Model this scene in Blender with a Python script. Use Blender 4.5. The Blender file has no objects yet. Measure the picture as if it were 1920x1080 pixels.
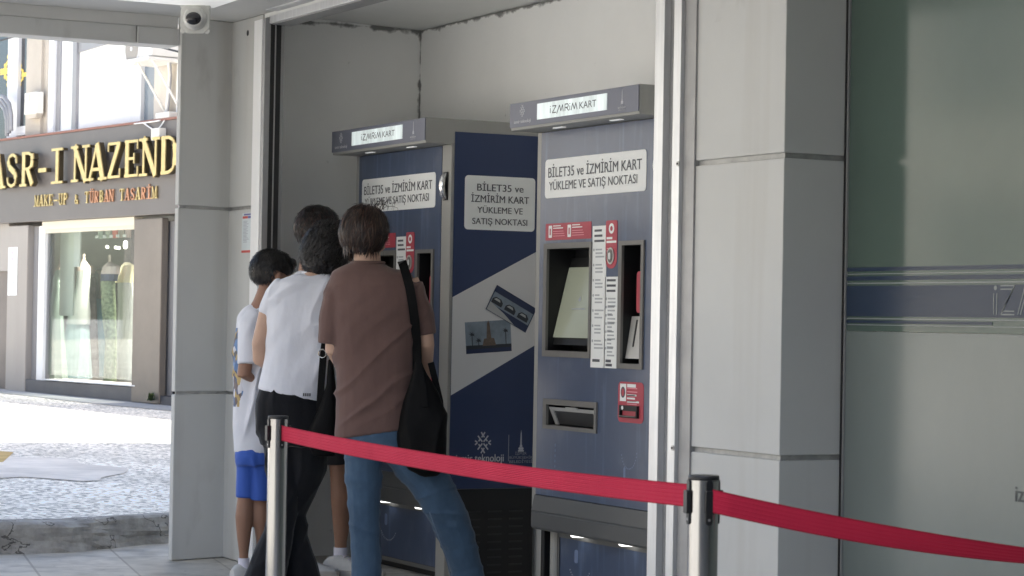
import bpy, math, random
from mathutils import Vector as V, noise as MN
random.seed(7)
C = bpy.context.scene.collection
SC = bpy.context.scene
# ------------------------------------------------------------------ camera
FPX, YAW, PIT, ROL, CAMH = 4400.0, math.radians(27.967), math.radians(0.8012), math.radians(1.0041), 1.2
FW = V((-math.cos(YAW), math.sin(YAW), 0)); RT = V((math.sin(YAW), math.cos(YAW), 0)); UPZ = V((0, 0, 1))
CF = FW*math.cos(PIT)+UPZ*math.sin(PIT); CU = UPZ*math.cos(PIT)-FW*math.sin(PIT)
cR, sR = math.cos(ROL), math.sin(ROL)
O = V((0, 0, CAMH))
def ray(px, py):
    x = (px-960)/FPX; y = (py-540)/FPX
    return RT*(cR*x+sR*y)-CU*(-sR*x+cR*y)+CF
def PY(px, py, y): r = ray(px, py); return O+r*(y/r.y)
def PX(px, py, x): r = ray(px, py); return O+r*(x/r.x)
def PZ(px, py, z): r = ray(px, py); return O+r*((z-CAMH)/r.z)
def PD(px, py, d): return O+ray(px, py)*d
cam = bpy.data.cameras.new('camera'); co = bpy.data.objects.new('camera', cam); C.objects.link(co); SC.camera = co
cam.sensor_width = 36; cam.lens = FPX/1920*36; cam.clip_end = 2000; cam.clip_start = .05
from mathutils import Matrix
xa = (ray(1460, 540)-ray(460, 540)).normalized(); ya = (ray(960, 40)-ray(960, 1040)).normalized(); za = xa.cross(ya)
co.matrix_world = Matrix(((xa.x, ya.x, za.x, O.x), (xa.y, ya.y, za.y, O.y), (xa.z, ya.z, za.z, O.z), (0, 0, 0, 1)))
cam.dof.use_dof = True; cam.dof.focus_distance = 9.6; cam.dof.aperture_fstop = 13
# ------------------------------------------------------------------ light
SUN = V((.80, .30, 1.0)).normalized()
w = bpy.data.worlds.new('World'); SC.world = w; w.use_nodes = True
nt = w.node_tree; sky = nt.nodes.new('ShaderNodeTexSky'); sky.sky_type = 'NISHITA'; sky.sun_disc = False
sky.sun_elevation = math.asin(SUN.z); sky.dust_density = 2.2; sky.ozone_density = .7; sky.sun_rotation = math.atan2(SUN.x, SUN.y)
nt.links.new(sky.outputs[0], nt.nodes['Background'].inputs[0]); nt.nodes['Background'].inputs[1].default_value = .13
sl = bpy.data.lights.new('sun', 'SUN'); sl.energy = 4.2; sl.angle = math.radians(.5); sl.color = (1, .965, .91)
so = bpy.data.objects.new('sun', sl); C.objects.link(so); so.rotation_euler = (-SUN).to_track_quat('-Z', 'Y').to_euler(); so.location = (0, 0, 30)
SC.view_settings.view_transform = 'Standard'; SC.view_settings.look = 'None'; SC.view_settings.gamma = 1
SC.view_settings.exposure = 1.70
SC.cycles.max_bounces = 10; SC.cycles.diffuse_bounces = 6
# ------------------------------------------------------------------ materials
def mat(name, col, rough=.6, metal=0, var=0, scale=4, bump=0, bscale=60, spec=.5, stretch=(1, 1, 1), col2=None, sheen=0, emit=0):
    m = bpy.data.materials.new(name); m.use_nodes = True; n = m.node_tree.nodes; l = m.node_tree.links
    b = n['Principled BSDF']; b.inputs['Roughness'].default_value = rough; b.inputs['Metallic'].default_value = metal
    b.inputs['Specular IOR Level'].default_value = spec
    b.inputs['Base Color'].default_value = (*col, 1)
    if sheen: b.inputs['Sheen Weight'].default_value = sheen
    if emit: b.inputs['Emission Color'].default_value = (*col, 1); b.inputs['Emission Strength'].default_value = emit
    if var or bump:
        tc = n.new('ShaderNodeTexCoord'); mp = n.new('ShaderNodeMapping'); mp.inputs['Scale'].default_value = stretch
        l.new(tc.outputs['Object'], mp.inputs[0])
    if var:
        t = n.new('ShaderNodeTexNoise'); t.inputs['Scale'].default_value = scale; t.inputs['Detail'].default_value = 8; t.inputs['Roughness'].default_value = .65
        l.new(mp.outputs[0], t.inputs[0])
        r = n.new('ShaderNodeValToRGB'); r.color_ramp.elements[0].position = .3; r.color_ramp.elements[1].position = .7
        c2 = col2 or tuple(c*(1-var) for c in col)
        r.color_ramp.elements[0].color = (*c2, 1); r.color_ramp.elements[1].color = (*tuple(min(1, c*(1+var*.4)) for c in col), 1)
        l.new(t.outputs[0], r.inputs[0]); l.new(r.outputs[0], b.inputs['Base Color'])
        rr = n.new('ShaderNodeMapRange'); rr.inputs[3].default_value = min(1, rough*1.15); rr.inputs[4].default_value = rough*.85
        l.new(t.outputs[0], rr.inputs[0]); l.new(rr.outputs[0], b.inputs['Roughness'])
    if bump:
        t2 = n.new('ShaderNodeTexNoise'); t2.inputs['Scale'].default_value = bscale; t2.inputs['Detail'].default_value = 5
        l.new(mp.outputs[0], t2.inputs[0]); bp = n.new('ShaderNodeBump'); bp.inputs['Strength'].default_value = bump; bp.inputs['Distance'].default_value = .01
        l.new(t2.outputs[0], bp.inputs['Height']); l.new(bp.outputs[0], b.inputs['Normal'])
    return m
def nodes(m): return m.node_tree.nodes, m.node_tree.links, m.node_tree.nodes['Principled BSDF']
def mth(n, l, op, a, b=None, clamp=False):
    x = n.new('ShaderNodeMath'); x.operation = op; x.use_clamp = clamp
    for i, q in enumerate((a, b)):
        if q is None: continue
        if isinstance(q, (int, float)): x.inputs[i].default_value = q
        else: l.new(q, x.inputs[i])
    return x.outputs[0]
def stain(m, color, fac_fn):
    """mix a stain colour over whatever feeds Base Color; fac_fn(n,l,x,y,z,noise)->socket"""
    n, l, b = nodes(m); tc = n.new('ShaderNodeTexCoord'); sx = n.new('ShaderNodeSeparateXYZ'); ge = n.new('ShaderNodeNewGeometry')
    l.new(ge.outputs['Position'], sx.inputs[0])
    def ns(scale, detail=4, stretch=(1, 1, 1), off=0):
        mp = n.new('ShaderNodeMapping'); mp.inputs['Scale'].default_value = stretch; mp.inputs['Location'].default_value = (off, off*.7, off*.3)
        l.new(ge.outputs['Position'], mp.inputs[0]); t = n.new('ShaderNodeTexNoise'); t.inputs['Scale'].default_value = scale; t.inputs['Detail'].default_value = detail
        l.new(mp.outputs[0], t.inputs[0]); return t.outputs[0]
    f = fac_fn(n, l, sx.outputs[0], sx.outputs[1], sx.outputs[2], ns)
    mx = n.new('ShaderNodeMix'); mx.data_type = 'RGBA'; l.new(f, mx.inputs[0]); mx.inputs[7].default_value = (*color, 1)
    if b.inputs['Base Color'].is_linked: l.new(b.inputs['Base Color'].links[0].from_socket, mx.inputs[6])
    else: mx.inputs[6].default_value = b.inputs['Base Color'].default_value
    l.new(mx.outputs[2], b.inputs['Base Color'])
# ------------------------------------------------------------------ mesh builder
WO = {}
def tag(o, label=None, cat=None, group=None, kind=None):
    if label: o['label'] = label
    if cat: o['category'] = cat
    if group: o['group'] = group
    if kind: o['kind'] = kind
    return o
def empty(name, loc, label=None, cat=None, group=None):
    o = bpy.data.objects.new(name, None); C.objects.link(o); o.location = loc; o.empty_display_size = .1; WO[o.name] = V(loc); return tag(o, label, cat, group)
class Fr:
    """vertical working plane: o origin, u along, n outward, z up"""
    def __init__(s, o, u, n): s.o = V(o); s.u = V(u); s.n = V(n)
    def pt(s, a, z, n=0): return s.o+s.u*a+s.n*n+V((0, 0, z))
    def px(s, x, y, n=0):
        r = ray(x, y); o2 = s.o+s.n*n; t = (o2-O).dot(s.n)/r.dot(s.n); p = O+r*t
        return (p-o2).dot(s.u), p.z-s.o.z
class MB:
    def __init__(s): s.v = []; s.f = []; s.m = []; s.mats = []
    def mi(s, m):
        if m not in s.mats: s.mats.append(m)
        return s.mats.index(m)
    def add(s, vs, fs, m):
        k = len(s.v); i = s.mi(m); s.v += [V(p) for p in vs]
        for f in fs: s.f.append([k+j for j in f]); s.m.append(i)
        return s
    def box(s, a, b, m):
        x0, y0, z0 = (min(a[i], b[i]) for i in range(3)); x1, y1, z1 = (max(a[i], b[i]) for i in range(3))
        return s.add([(x0, y0, z0), (x1, y0, z0), (x1, y1, z0), (x0, y1, z0), (x0, y0, z1), (x1, y0, z1), (x1, y1, z1), (x0, y1, z1)],
            [(0, 3, 2, 1), (4, 5, 6, 7), (0, 1, 5, 4), (1, 2, 6, 5), (2, 3, 7, 6), (3, 0, 4, 7)], m)
    def hexa(s, p, m): return s.add(p, [(0, 3, 2, 1), (4, 5, 6, 7), (0, 1, 5, 4), (1, 2, 6, 5), (2, 3, 7, 6), (3, 0, 4, 7)], m)
    def rect(s, fr, a0, a1, z0, z1, n, th, m):
        a0, a1 = min(a0, a1), max(a0, a1); z0, z1 = min(z0, z1), max(z0, z1)
        q = [(a0, z0), (a1, z0), (a1, z1), (a0, z1)]
        return s.hexa([fr.pt(a, z, n) for a, z in q]+[fr.pt(a, z, n+th) for a, z in q], m)
    def plate(s, fr, pts, n, th, m):
        k = len(pts); ar = sum(pts[i][0]*pts[(i+1) % k][1]-pts[(i+1) % k][0]*pts[i][1] for i in range(k))
        if ar < 0: pts = pts[::-1]
        vs = [fr.pt(a, z, n+th) for a, z in pts]+[fr.pt(a, z, n) for a, z in pts]
        return s.add(vs, [list(range(k))]+[(i, k+i, k+(i+1) % k, (i+1) % k) for i in range(k)]+[list(range(2*k-1, k-1, -1))], m)
    def rrect(s, fr, a0, a1, z0, z1, r, n, th, m, seg=5):
        a0, a1 = min(a0, a1), max(a0, a1); z0, z1 = min(z0, z1), max(z0, z1); p = []
        for cx, cz, t0 in ((a1-r, z1-r, 0), (a0+r, z1-r, 90), (a0+r, z0+r, 180), (a1-r, z0+r, 270)):
            for i in range(seg+1):
                t = math.radians(t0+90*i/seg); p.append((cx+r*math.cos(t), cz+r*math.sin(t)))
        return s.plate(fr, p, n, th, m)
    def disc(s, fr, a, z, r, n, th, m, seg=20, rz=None):
        return s.plate(fr, [(a+r*math.cos(2*math.pi*i/seg), z+(rz or r)*math.sin(2*math.pi*i/seg)) for i in range(seg)], n, th, m)
    def stroke(s, fr, pts, w, n, th, m):
        for (a, b), (c, d) in zip(pts, pts[1:]):
            L = math.hypot(c-a, d-b) or 1e-6; ox, oz = -(d-b)/L*w/2, (c-a)/L*w/2
            s.plate(fr, [(a+ox, b+oz), (c+ox, d+oz), (c-ox, d-oz), (a-ox, b-oz)], n, th, m)
        return s
    def holes(s, fr, a0, a1, z0, z1, hs, n, th, m):
        A = sorted({a0, a1, *[h[0] for h in hs], *[h[1] for h in hs]}); Z = sorted({z0, z1, *[h[2] for h in hs], *[h[3] for h in hs]})
        for i in range(len(A)-1):
            for j in range(len(Z)-1):
                ca, cz = (A[i]+A[i+1])/2, (Z[j]+Z[j+1])/2
                if any(h[0] < ca < h[1] and h[2] < cz < h[3] for h in hs): continue
                q = [(A[i], Z[j]), (A[i+1], Z[j]), (A[i+1], Z[j+1]), (A[i], Z[j+1])]
                s.add([fr.pt(a, z, n+th) for a, z in q], [(0, 1, 2, 3)], m)
        q = [(a0, z0), (a1, z0), (a1, z1), (a0, z1)]
        s.add([fr.pt(a, z, n+th) for a, z in q]+[fr.pt(a, z, n) for a, z in q], [(i, 4+i, 4+(i+1) % 4, (i+1) % 4) for i in range(4)], m)
        return s
    def recess(s, fr, a0, a1, z0, z1, n0, n1, m, mback=None, back=True):
        q = [(a0, z0), (a1, z0), (a1, z1), (a0, z1)]
        vs = [fr.pt(a, z, n0) for a, z in q]+[fr.pt(a, z, n1) for a, z in q]
        s.add(vs, [(i, (i+1) % 4, 4+(i+1) % 4, 4+i) for i in range(4)], m)
        return s.add(vs[4:], [(0, 1, 2, 3)], mback or m) if back else s
    def tube(s, pts, r, m, seg=10, caps=True):
        pts = [V(p) for p in pts]; R = r if isinstance(r, (list, tuple)) else [r]*len(pts); rings = []
        prev = None
        for i, p in enumerate(pts):
            t = (pts[min(i+1, len(pts)-1)]-pts[max(i-1, 0)]).normalized()
            if prev is None: a = t.cross(V((0, 0, 1)) if abs(t.z) < .9 else V((1, 0, 0))).normalized()
            else: a = (prev-t*prev.dot(t)).normalized()
            prev = a; b = t.cross(a); rings.append([p+(a*math.cos(2*math.pi*k/seg)+b*math.sin(2*math.pi*k/seg))*R[i] for k in range(seg)])
        return s.loft(rings, m, caps)
    def loft(s, rings, m, caps=True):
        k = len(rings[0]); vs = [p for r in rings for p in r]; fs = []
        for i in range(len(rings)-1):
            for j in range(k): fs.append((i*k+j, i*k+(j+1) % k, (i+1)*k+(j+1) % k, (i+1)*k+j))
        if caps: fs += [list(range(k-1, -1, -1)), [(len(rings)-1)*k+j for j in range(k)]]
        return s.add(vs, fs, m)
    def lathe(s, c, prof, m, seg=28):
        c = V(c); return s.loft([[c+V((r*math.cos(2*math.pi*k/seg), r*math.sin(2*math.pi*k/seg), z)) for k in range(seg)] for r, z in prof], m)
    def text(s, fr, txt, a0, z0, cap, n, m, a1=None, bold=0.0, th=.0012, align='L', shear=0, sp=1.0):
        cu = bpy.data.curves.new('t', 'FONT'); cu.body = txt; cu.size = 1; cu.space_character = sp; cu.shear = shear; cu.resolution_u = 3
        ob = bpy.data.objects.new('t', cu); C.objects.link(ob); dg = bpy.context.evaluated_depsgraph_get()
        me = bpy.data.meshes.new_from_object(ob.evaluated_get(dg)); xs = [q.co.x for q in me.vertices]
        if xs:
            lo, hi = min(xs), max(xs); k = cap/.69; ka = k if a1 is None else (a1-a0)/(hi-lo)
            off = a0-lo*ka if align == 'L' or a1 is not None else a0-(lo+hi)/2*ka
            for i, e in enumerate((0,) if not bold else (-bold, bold, 0)): s.add([fr.pt(off+(q.co.x+e)*ka, z0+q.co.y*k, n+th+i*.00012) for q in me.vertices], [list(p.vertices) for p in me.polygons], m)
        bpy.data.objects.remove(ob); bpy.data.curves.remove(cu); bpy.data.meshes.remove(me); return s
    def build(s, name, parent=None, base=None, smooth=False, bevel=0, seg=2, ang=40):
        org = WO[parent.name] if parent else V(base or (0, 0, 0))
        me = bpy.data.meshes.new(name); me.from_pydata([p-org for p in s.v], [], s.f)
        for m in s.mats: me.materials.append(m)
        me.polygons.foreach_set('material_index', s.m)
        me.update()
        o = bpy.data.objects.new(name, me); C.objects.link(o)
        if parent: o.parent = parent; WO[o.name] = org
        else: o.location = org; WO[o.name] = org
        if smooth:
            me.polygons.foreach_set('use_smooth', [True]*len(me.polygons))
            try: me.set_sharp_from_angle(angle=math.radians(ang))
            except Exception: pass
        if bevel:
            b = o.modifiers.new('bevel', 'BEVEL'); b.width = bevel; b.segments = seg; b.limit_method = 'ANGLE'; b.angle_limit = math.radians(40)
        return o
# ------------------------------------------------------------------ ground
FLY = 4.22
SB = PD(200, 748, 29.0); SA = math.radians(8)
SHOP = Fr((SB.x, SB.y, 0), (math.cos(SA), math.sin(SA), 0), (math.sin(SA), -math.cos(SA), 0))
zl = SHOP.px(46, 734); zr = SHOP.px(324, 761)
pl, prr = SHOP.pt(*zl), SHOP.pt(*zr)
# pavement plane through the near step and the two ends of the shop's foot
def plane3(a, b, c):
    n = (b-a).cross(c-a); return lambda x, y: a.z-(n.x*(x-a.x)+n.y*(y-a.y))/n.z
near = V((-11.6, 3.7, .15)); PAV = plane3(near, pl, prr)
def pz(x, y): return PAV(x, y) if x > -34 else PAV(-34, y)
gm = mat('street_paving', (.55, .54, .51), .9, var=.4, scale=3, bump=.3)
g = MB().add([(-400, -400, -.02), (400, -400, -.02), (400, 400, -.02), (-400, 400, -.02)], [(0, 1, 2, 3)], gm).build('ground'); tag(g, kind='structure')
# floor of the arcade: pale worn marble slabs
fm = mat('marble_slabs', (.68, .64, .57), .45, var=.35, scale=2.2, bump=.05, bscale=30)
n, l, b = nodes(fm); ge = n.new('ShaderNodeNewGeometry'); mp = n.new('ShaderNodeMapping'); mp.inputs['Rotation'].default_value = (0, 0, math.radians(12)); l.new(ge.outputs['Position'], mp.inputs[0])
br = n.new('ShaderNodeTexBrick'); br.inputs['Scale'].default_value = 1; br.inputs['Brick Width'].default_value = .9; br.inputs['Row Height'].default_value = .45; br.inputs['Mortar Size'].default_value = .006
br.inputs['Color1'].default_value = (1, 1, 1, 1); br.inputs['Color2'].default_value = (.82, .82, .8, 1); br.inputs['Mortar'].default_value = (.55, .53, .5, 1); l.new(mp.outputs[0], br.inputs[0])
mx = n.new('ShaderNodeMix'); mx.data_type = 'RGBA'; mx.blend_type = 'MULTIPLY'; mx.inputs[0].default_value = 1
l.new(b.inputs['Base Color'].links[0].from_socket, mx.inputs[6]); l.new(br.outputs[0], mx.inputs[7]); l.new(mx.outputs[2], b.inputs['Base Color'])
stain(fm, (.16, .15, .135), lambda n, l, x, y, z, ns: mth(n, l, 'MULTIPLY', mth(n, l, 'SUBTRACT', ns(5, 7), .48, True), 2.6, True))
stain(fm, (.12, .115, .10), lambda n, l, x, y, z, ns: mth(n, l, 'MULTIPLY', mth(n, l, 'GREATER_THAN', ns(17, 3), .70), .6))
fl = MB().box((-12.2, -3, -.015), (6, 16, 0), fm).build('arcade_floor'); tag(fl, kind='structure')
# raised pavement of exposed pebbles beyond a crumbling step
def step_edge(y): return -11.47-.02*math.sin(y*1.7)-(max(0, y-3.6)*.42)-(.25*max(0, 2.6-y))
pm = mat('pebble_pavement', (.55, .56, .56), .8)
n, l, b = nodes(pm); ge = n.new('ShaderNodeNewGeometry'); vo = n.new('ShaderNodeTexVoronoi'); vo.inputs['Scale'].default_value = 36; l.new(ge.outputs['Position'], vo.inputs[0])
rp = n.new('ShaderNodeValToRGB'); el = rp.color_ramp.elements; el[0].position = .05; el[0].color = (.24, .24, .235, 1); el[1].position = .75; el[1].color = (.72, .73, .73, 1)
sp_ = n.new('ShaderNodeSeparateColor'); l.new(vo.outputs['Color'], sp_.inputs[0]); l.new(sp_.outputs[0], rp.inputs[0])
big = n.new('ShaderNodeTexNoise'); big.inputs['Scale'].default_value = .8; big.inputs['Detail'].default_value = 6; l.new(ge.outputs['Position'], big.inputs[0])
mx = n.new('ShaderNodeMix'); mx.data_type = 'RGBA'; mx.blend_type = 'MULTIPLY'; mx.inputs[0].default_value = .6; l.new(rp.outputs[0], mx.inputs[6]); l.new(big.outputs['Fac'], mx.inputs[7])
ad = n.new('ShaderNodeMix'); ad.data_type = 'RGBA'; ad.blend_type = 'MULTIPLY'; ad.inputs[0].default_value = 1; l.new(mx.outputs[2], ad.inputs[6]); ad.inputs[7].default_value = (2.2, 2.06, 1.85, 1); l.new(ad.outputs[2], b.inputs['Base Color'])
bp = n.new('ShaderNodeBump'); bp.inputs['Strength'].default_value = .9; bp.inputs['Distance'].default_value = .012; bp.invert = True; l.new(vo.outputs['Distance'], bp.inputs['Height']); l.new(bp.outputs[0], b.inputs['Normal'])
pv = MB(); ys = [-30+i*.5 for i in range(150)]; rows = []
for y in ys:
    e = step_edge(y)-.10; xs = [e, -13, -16, -20, -26, -34, -60]; rows.append([(x, y, pz(x, y)) for x in xs])
pv.add([p for r in rows for p in r], [(i*7+j, (i+1)*7+j, (i+1)*7+j+1, i*7+j+1) for i in range(len(rows)-1) for j in range(6)], pm)
tag(pv.build('pavement', smooth=True), kind='structure')
cm = mat('step_concrete', (.40, .38, .345), .9, var=.5, scale=7, bump=1, bscale=16)
stain(cm, (.06, .055, .05), lambda n, l, x, y, z, ns: mth(n, l, 'MULTIPLY', mth(n, l, 'LESS_THAN', mth(n, l, 'ABSOLUTE', mth(n, l, 'SUBTRACT', ns(3.2, 7, (1, 1, 1.5)), .5)), .0055), .85))
st = MB(); prof = [(-.16, 0.004), (-.03, .006), (0, -.008), (.010, -.03), (.010, -.055), (.006, -.075), (.006, -.09), (.010, -.11), (.014, -.135), (.02, -.16)]
yy = [-6+i*.06 for i in range(176)]; vs = []
for y in yy:
    if y > 4.5: break
    e = step_edge(y)
    for k, (dx, dz) in enumerate(prof):
        q = MN.noise(V((y*1.6, k*.12, 3)))*.06+MN.noise(V((y*9, k*.5, 9)))*.03+MN.noise(V((y*25, k*1.1, 19)))*.010
        vs.append((e+dx+(q if k > 0 else 0), y, pz(e, y)+dz*(pz(e, y)/.16)*1.0+(MN.noise(V((y*2.5, k*.4, 5)))*.014 if 0 < k < 9 else 0)))
nr = len(vs)//10
st.add(vs, [(i*10+j, i*10+j+1, (i+1)*10+j+1, (i+1)*10+j) for i in range(nr-1) for j in range(9)], cm)
tag(st.build('kerb_step'), kind='structure')
# smoother repair patch, yellow guide strip and the smooth apron before the shop
sm_ = mat('patch_concrete', (.86, .80, .72), .9, var=.3, scale=2, bump=.1)
pt = MB(); cx, cy = -15.6, 4.35; ring = []
for i in range(40):
    t = 2*math.pi*i/40; k = 1+.45*MN.noise(V((math.cos(t)*2.2, math.sin(t)*2.2, 2))); x, y = cx+1.25*k*math.cos(t), cy+.85*k*math.sin(t); ring.append((x, y, pz(x, y)+.005))
tag(pt.add(ring, [list(range(40))], sm_).build('pavement_patch'), kind='structure')
ym = mat('guide_strip_yellow', (.60, .42, .16), .8, var=.3, scale=4)
a, b2 = PZ(-30, 852, .2), PZ(22, 836, .2); ys_ = MB()
ys_.add([(p.x, p.y, pz(p.x, p.y)+.006) for p in (PZ(-60, 858, .2), PZ(6, 856, .2), PZ(26, 838, .2), PZ(-60, 832, .2))], [(0, 1, 2, 3)], ym)
tag(ys_.build('guide_strip'), kind='structure')
apm = mat('apron_concrete', (.42, .42, .42), .8, var=.2, scale=3)
ap = MB(); aa = []
for s_ in range(-12, 7):
    for nn in (0.0, .75+.1*math.sin(s_)):
        p = SHOP.pt(s_, 0, nn); aa.append((p.x, p.y, pz(p.x, p.y)+.006))
ap.add(aa, [(2*i, 2*i+1, 2*i+3, 2*i+2) for i in range(18)], apm)
tag(ap.build('pavement_apron'), kind='structure')
# ------------------------------------------------------------------ the ticket hall building
CLx, CLy = -6.133, 4.46
B = empty('ticket_hall', (-8.5, 4.6, 0), 'grey panel clad corner building with the open ticket machine recess', 'building')
clad = mat('cladding_panel', (.555, .56, .545), .5, var=.06, scale=1.3, bump=.015, bscale=8)
stain(clad, (.20, .19, .17), lambda n, l, x, y, z, ns: mth(n, l, 'MULTIPLY', mth(n, l, 'MULTIPLY', mth(n, l, 'SUBTRACT', ns(9, 6, (1, 1, .45)), .56, True), 5, True),
    mth(n, l, 'ADD', mth(n, l, 'MULTIPLY', mth(n, l, 'SUBTRACT', 0.75, z, True), .55), mth(n, l, 'MULTIPLY', mth(n, l, 'GREATER_THAN', z, 2.2), .3)), True))
stain(clad, (.40, .38, .34), lambda n, l, x, y, z, ns: mth(n, l, 'MULTIPLY', mth(n, l, 'SUBTRACT', ns(7, 6, (1, 1, .06)), .53, True), 1.9, True))
joint = mat('joint_metal', (.42, .42, .405), .5, .3, var=.3, scale=20)
dark = mat('dark_gap', (.02, .02, .02), .7)
wallm = mat('recess_wall_paint', (.85, .855, .84), .6, var=.05, scale=1.5, bump=.02, bscale=12)
canm = mat('canopy_paint', (.60, .60, .58), .7, var=.06, scale=1.5)
ceilm = mat('ceiling_paint', (.78, .79, .77), .7, var=.05, scale=2)
alu = mat('brushed_aluminium', (.70, .71, .72), .42, .75, var=.12, scale=6, stretch=(8, 8, .6))
alud = mat('grey_aluminium', (.38, .38, .38), .5, .5, var=.15, scale=6)
LX, BY, RX = -10.90, 5.23, -6.86
zcl = PX(580, 31.7, LX).z; zcc = PX(790, 58.3, LX).z; zcr = PY(1000, 0, BY).z
# black mould along the seams of the recess
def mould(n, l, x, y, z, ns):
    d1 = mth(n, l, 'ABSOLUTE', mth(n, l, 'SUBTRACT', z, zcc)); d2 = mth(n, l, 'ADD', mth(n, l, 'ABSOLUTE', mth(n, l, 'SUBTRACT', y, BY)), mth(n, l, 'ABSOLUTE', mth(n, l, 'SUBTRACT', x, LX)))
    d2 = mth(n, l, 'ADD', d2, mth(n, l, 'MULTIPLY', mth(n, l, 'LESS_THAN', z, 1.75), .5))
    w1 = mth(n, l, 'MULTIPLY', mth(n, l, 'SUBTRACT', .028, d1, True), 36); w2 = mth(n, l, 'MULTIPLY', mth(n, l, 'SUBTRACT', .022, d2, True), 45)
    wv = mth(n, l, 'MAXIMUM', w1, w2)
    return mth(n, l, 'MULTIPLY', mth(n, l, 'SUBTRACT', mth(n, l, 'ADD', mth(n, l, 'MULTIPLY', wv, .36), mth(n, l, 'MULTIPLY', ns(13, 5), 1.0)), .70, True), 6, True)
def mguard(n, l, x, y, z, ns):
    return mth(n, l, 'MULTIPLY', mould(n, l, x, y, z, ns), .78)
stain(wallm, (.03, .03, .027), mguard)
stain(wallm, (.10, .10, .09), lambda n, l, x, y, z, ns: mth(n, l, 'MULTIPLY', mth(n, l, 'GREATER_THAN', ns(3.3, 2), .735), .5))
m = MB()   # recess: one painted shell
A0, A1 = (LX, 4.30), (LX, BY)
m.hexa([(LX-.1, 4.24, 0), (LX, 4.24, 0), (LX, BY, 0), (LX-.1, BY, 0), (LX-.1, 4.24, zcl+.05), (LX, 4.24, zcl+.005), (LX, BY, zcc), (LX-.1, BY, zcc)], wallm)
m.build('side_wall', B)
m = MB().hexa([(LX-.1, BY, 0), (RX+.1, BY, 0), (RX+.1, BY+.1, 0), (LX-.1, BY+.1, 0), (LX-.1, BY, zcc), (RX+.1, BY, zcr-.02), (RX+.1, BY+.1, zcr), (LX-.1, BY+.1, zcc)], wallm); m.build('back_wall', B)
m = MB().box((RX, 4.3, 0), (RX+.1, BY-.002, 2.9), wallm); m.build('side_wall', B)
m = MB().hexa([(LX-.1, 4.24, zcl+.004), (RX, 4.24, zcr+.004), (RX, BY+.1, zcr), (LX-.1, BY+.1, zcc), (LX-.1, 4.24, 2.95), (RX, 4.24, 2.95), (RX, BY+.1, 2.95), (LX-.1, BY+.1, 2.95)], ceilm); m.build('recess_ceiling', B)
# corner pillar: three cladding panels over a core, joints between
def prism(pts, z0, z1, mt, mb): 
    k = len(pts); return mb.add([(x, y, z0) for x, y in pts]+[(x, y, z1) for x, y in pts], [list(range(k-1, -1, -1)), list(range(k, 2*k))]+[(i, (i+1) % k, k+(i+1) % k, k+i) for i in range(k)], mt)
pil = [(-10.955, 4.22), (-11.25, 4.55), (-10.915, 3.922), (-10.882, 3.926)]
pil = [(-10.882, 3.926), (-10.955, 4.22), (-10.56, 4.22), (-10.56, 4.30), (-11.25, 4.55), (-10.91, 3.918)]
core = [(-10.894, 3.935), (-10.967, 4.235), (-10.57, 4.235), (-10.57, 4.29), (-11.2, 4.5), (-10.905, 3.935)]
m = MB(); zs = [0.0, .812, .826, 1.722, 1.738, 2.658]
for i in (0, 2, 4): prism(pil, zs[i]+(.004 if i == 0 else 0), zs[i+1], clad, m)
m.build('corner_pillar', B, bevel=.004)
m = MB(); prism(core, 0.0, 2.66, joint, m); m.build('pillar_core', B)
# right column
m = MB(); zg = [PY(1461.5, 296.5, FLY).z, PY(1461.5, 286.2, FLY).z, PY(1460.8, 864, FLY).z, PY(1460.8, 854.2, FLY).z]; print('grooves', zg)
for z0, z1 in ((.004, zg[2]), (zg[3], zg[0]), (zg[1], 2.62)):
    m.box((-6.672, FLY, z0), (CLx, CLy-.002, z1), clad)
m.build('column', B, bevel=.003)
MB().box((-6.66, FLY+.012, 0), (CLx-.012, 4.6, 2.70), joint).build('column_core', B)
# roller shutter frame of the recess
xl0, xl1 = PY(479, 600, FLY).x, PY(498, 600, FLY).x
m = MB().box((xl0, FLY-.035, .004), (xl1-.03, FLY+.05, 2.625), mat('lit_aluminium_white', (.86, .86, .85), .3, .2)); m.box((xl1-.03, FLY-.03, .004), (xl1, FLY+.0, 2.625), alud); m.build('shutter_guide', B, bevel=.002)  # near-white colour paints strong light onto the aluminium front strip
m = MB().box((xl1-.025, FLY+.002, .004), (xl1-.004, FLY+.055, 2.6), dark); m.box((xl1-.004, FLY+.022, .004), (xl1+.003, FLY+.027, 2.6), alud); m.box((xl1-.06, FLY+.0555, .004), (xl1-.012, FLY+.075, 2.6), alud); m.build('guide_channel', B)
xs = [PY(p, 600, FLY).x for p in (1234, 1251, 1265, 1279, 1299)]
m = MB()
for (xa_, xb_, y0, mt) in ((xs[0], xs[1], FLY-.03, alu), (xs[1], xs[2], FLY-.005, alud), (xs[2], xs[3], FLY-.022, alu), (xs[3], xs[4]+.005, FLY-.008, alud)):
    m.box((xa_, y0, .004), (xb_-.0005, FLY+.09, 2.62), mt)
m.build('shutter_guide', B, bevel=.0015)
m = MB(); scm = mat('screw_steel', (.45, .45, .45), .35, .9)
F422 = Fr((0, FLY, 0), (1, 0, 0), (0, -1, 0))
for px_, py_ in ((1272, 307), (1262, 840)):
    s_, z_ = F422.px(px_, py_, .022); m.disc(F422, s_, z_, .009, .022, .004, scm); m.disc(F422, s_, z_, .004, .026, .002, dark); m.build('screw', B); m = MB()
m = MB(); zt = [PY(507, 45, FLY).z, PY(507, 31, FLY).z]
m.box((xl1+.002, FLY-.01, zt[0]), (xs[0]-.001, FLY+.005, zt[1]), alu); m.build('shutter_track', B, bevel=.002)
m = MB().box((xl1+.002, FLY+.006, zt[0]-.004), (xs[0]-.001, FLY+.10, zt[0]+.03), alud); m.build('track_underside', B)
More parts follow.
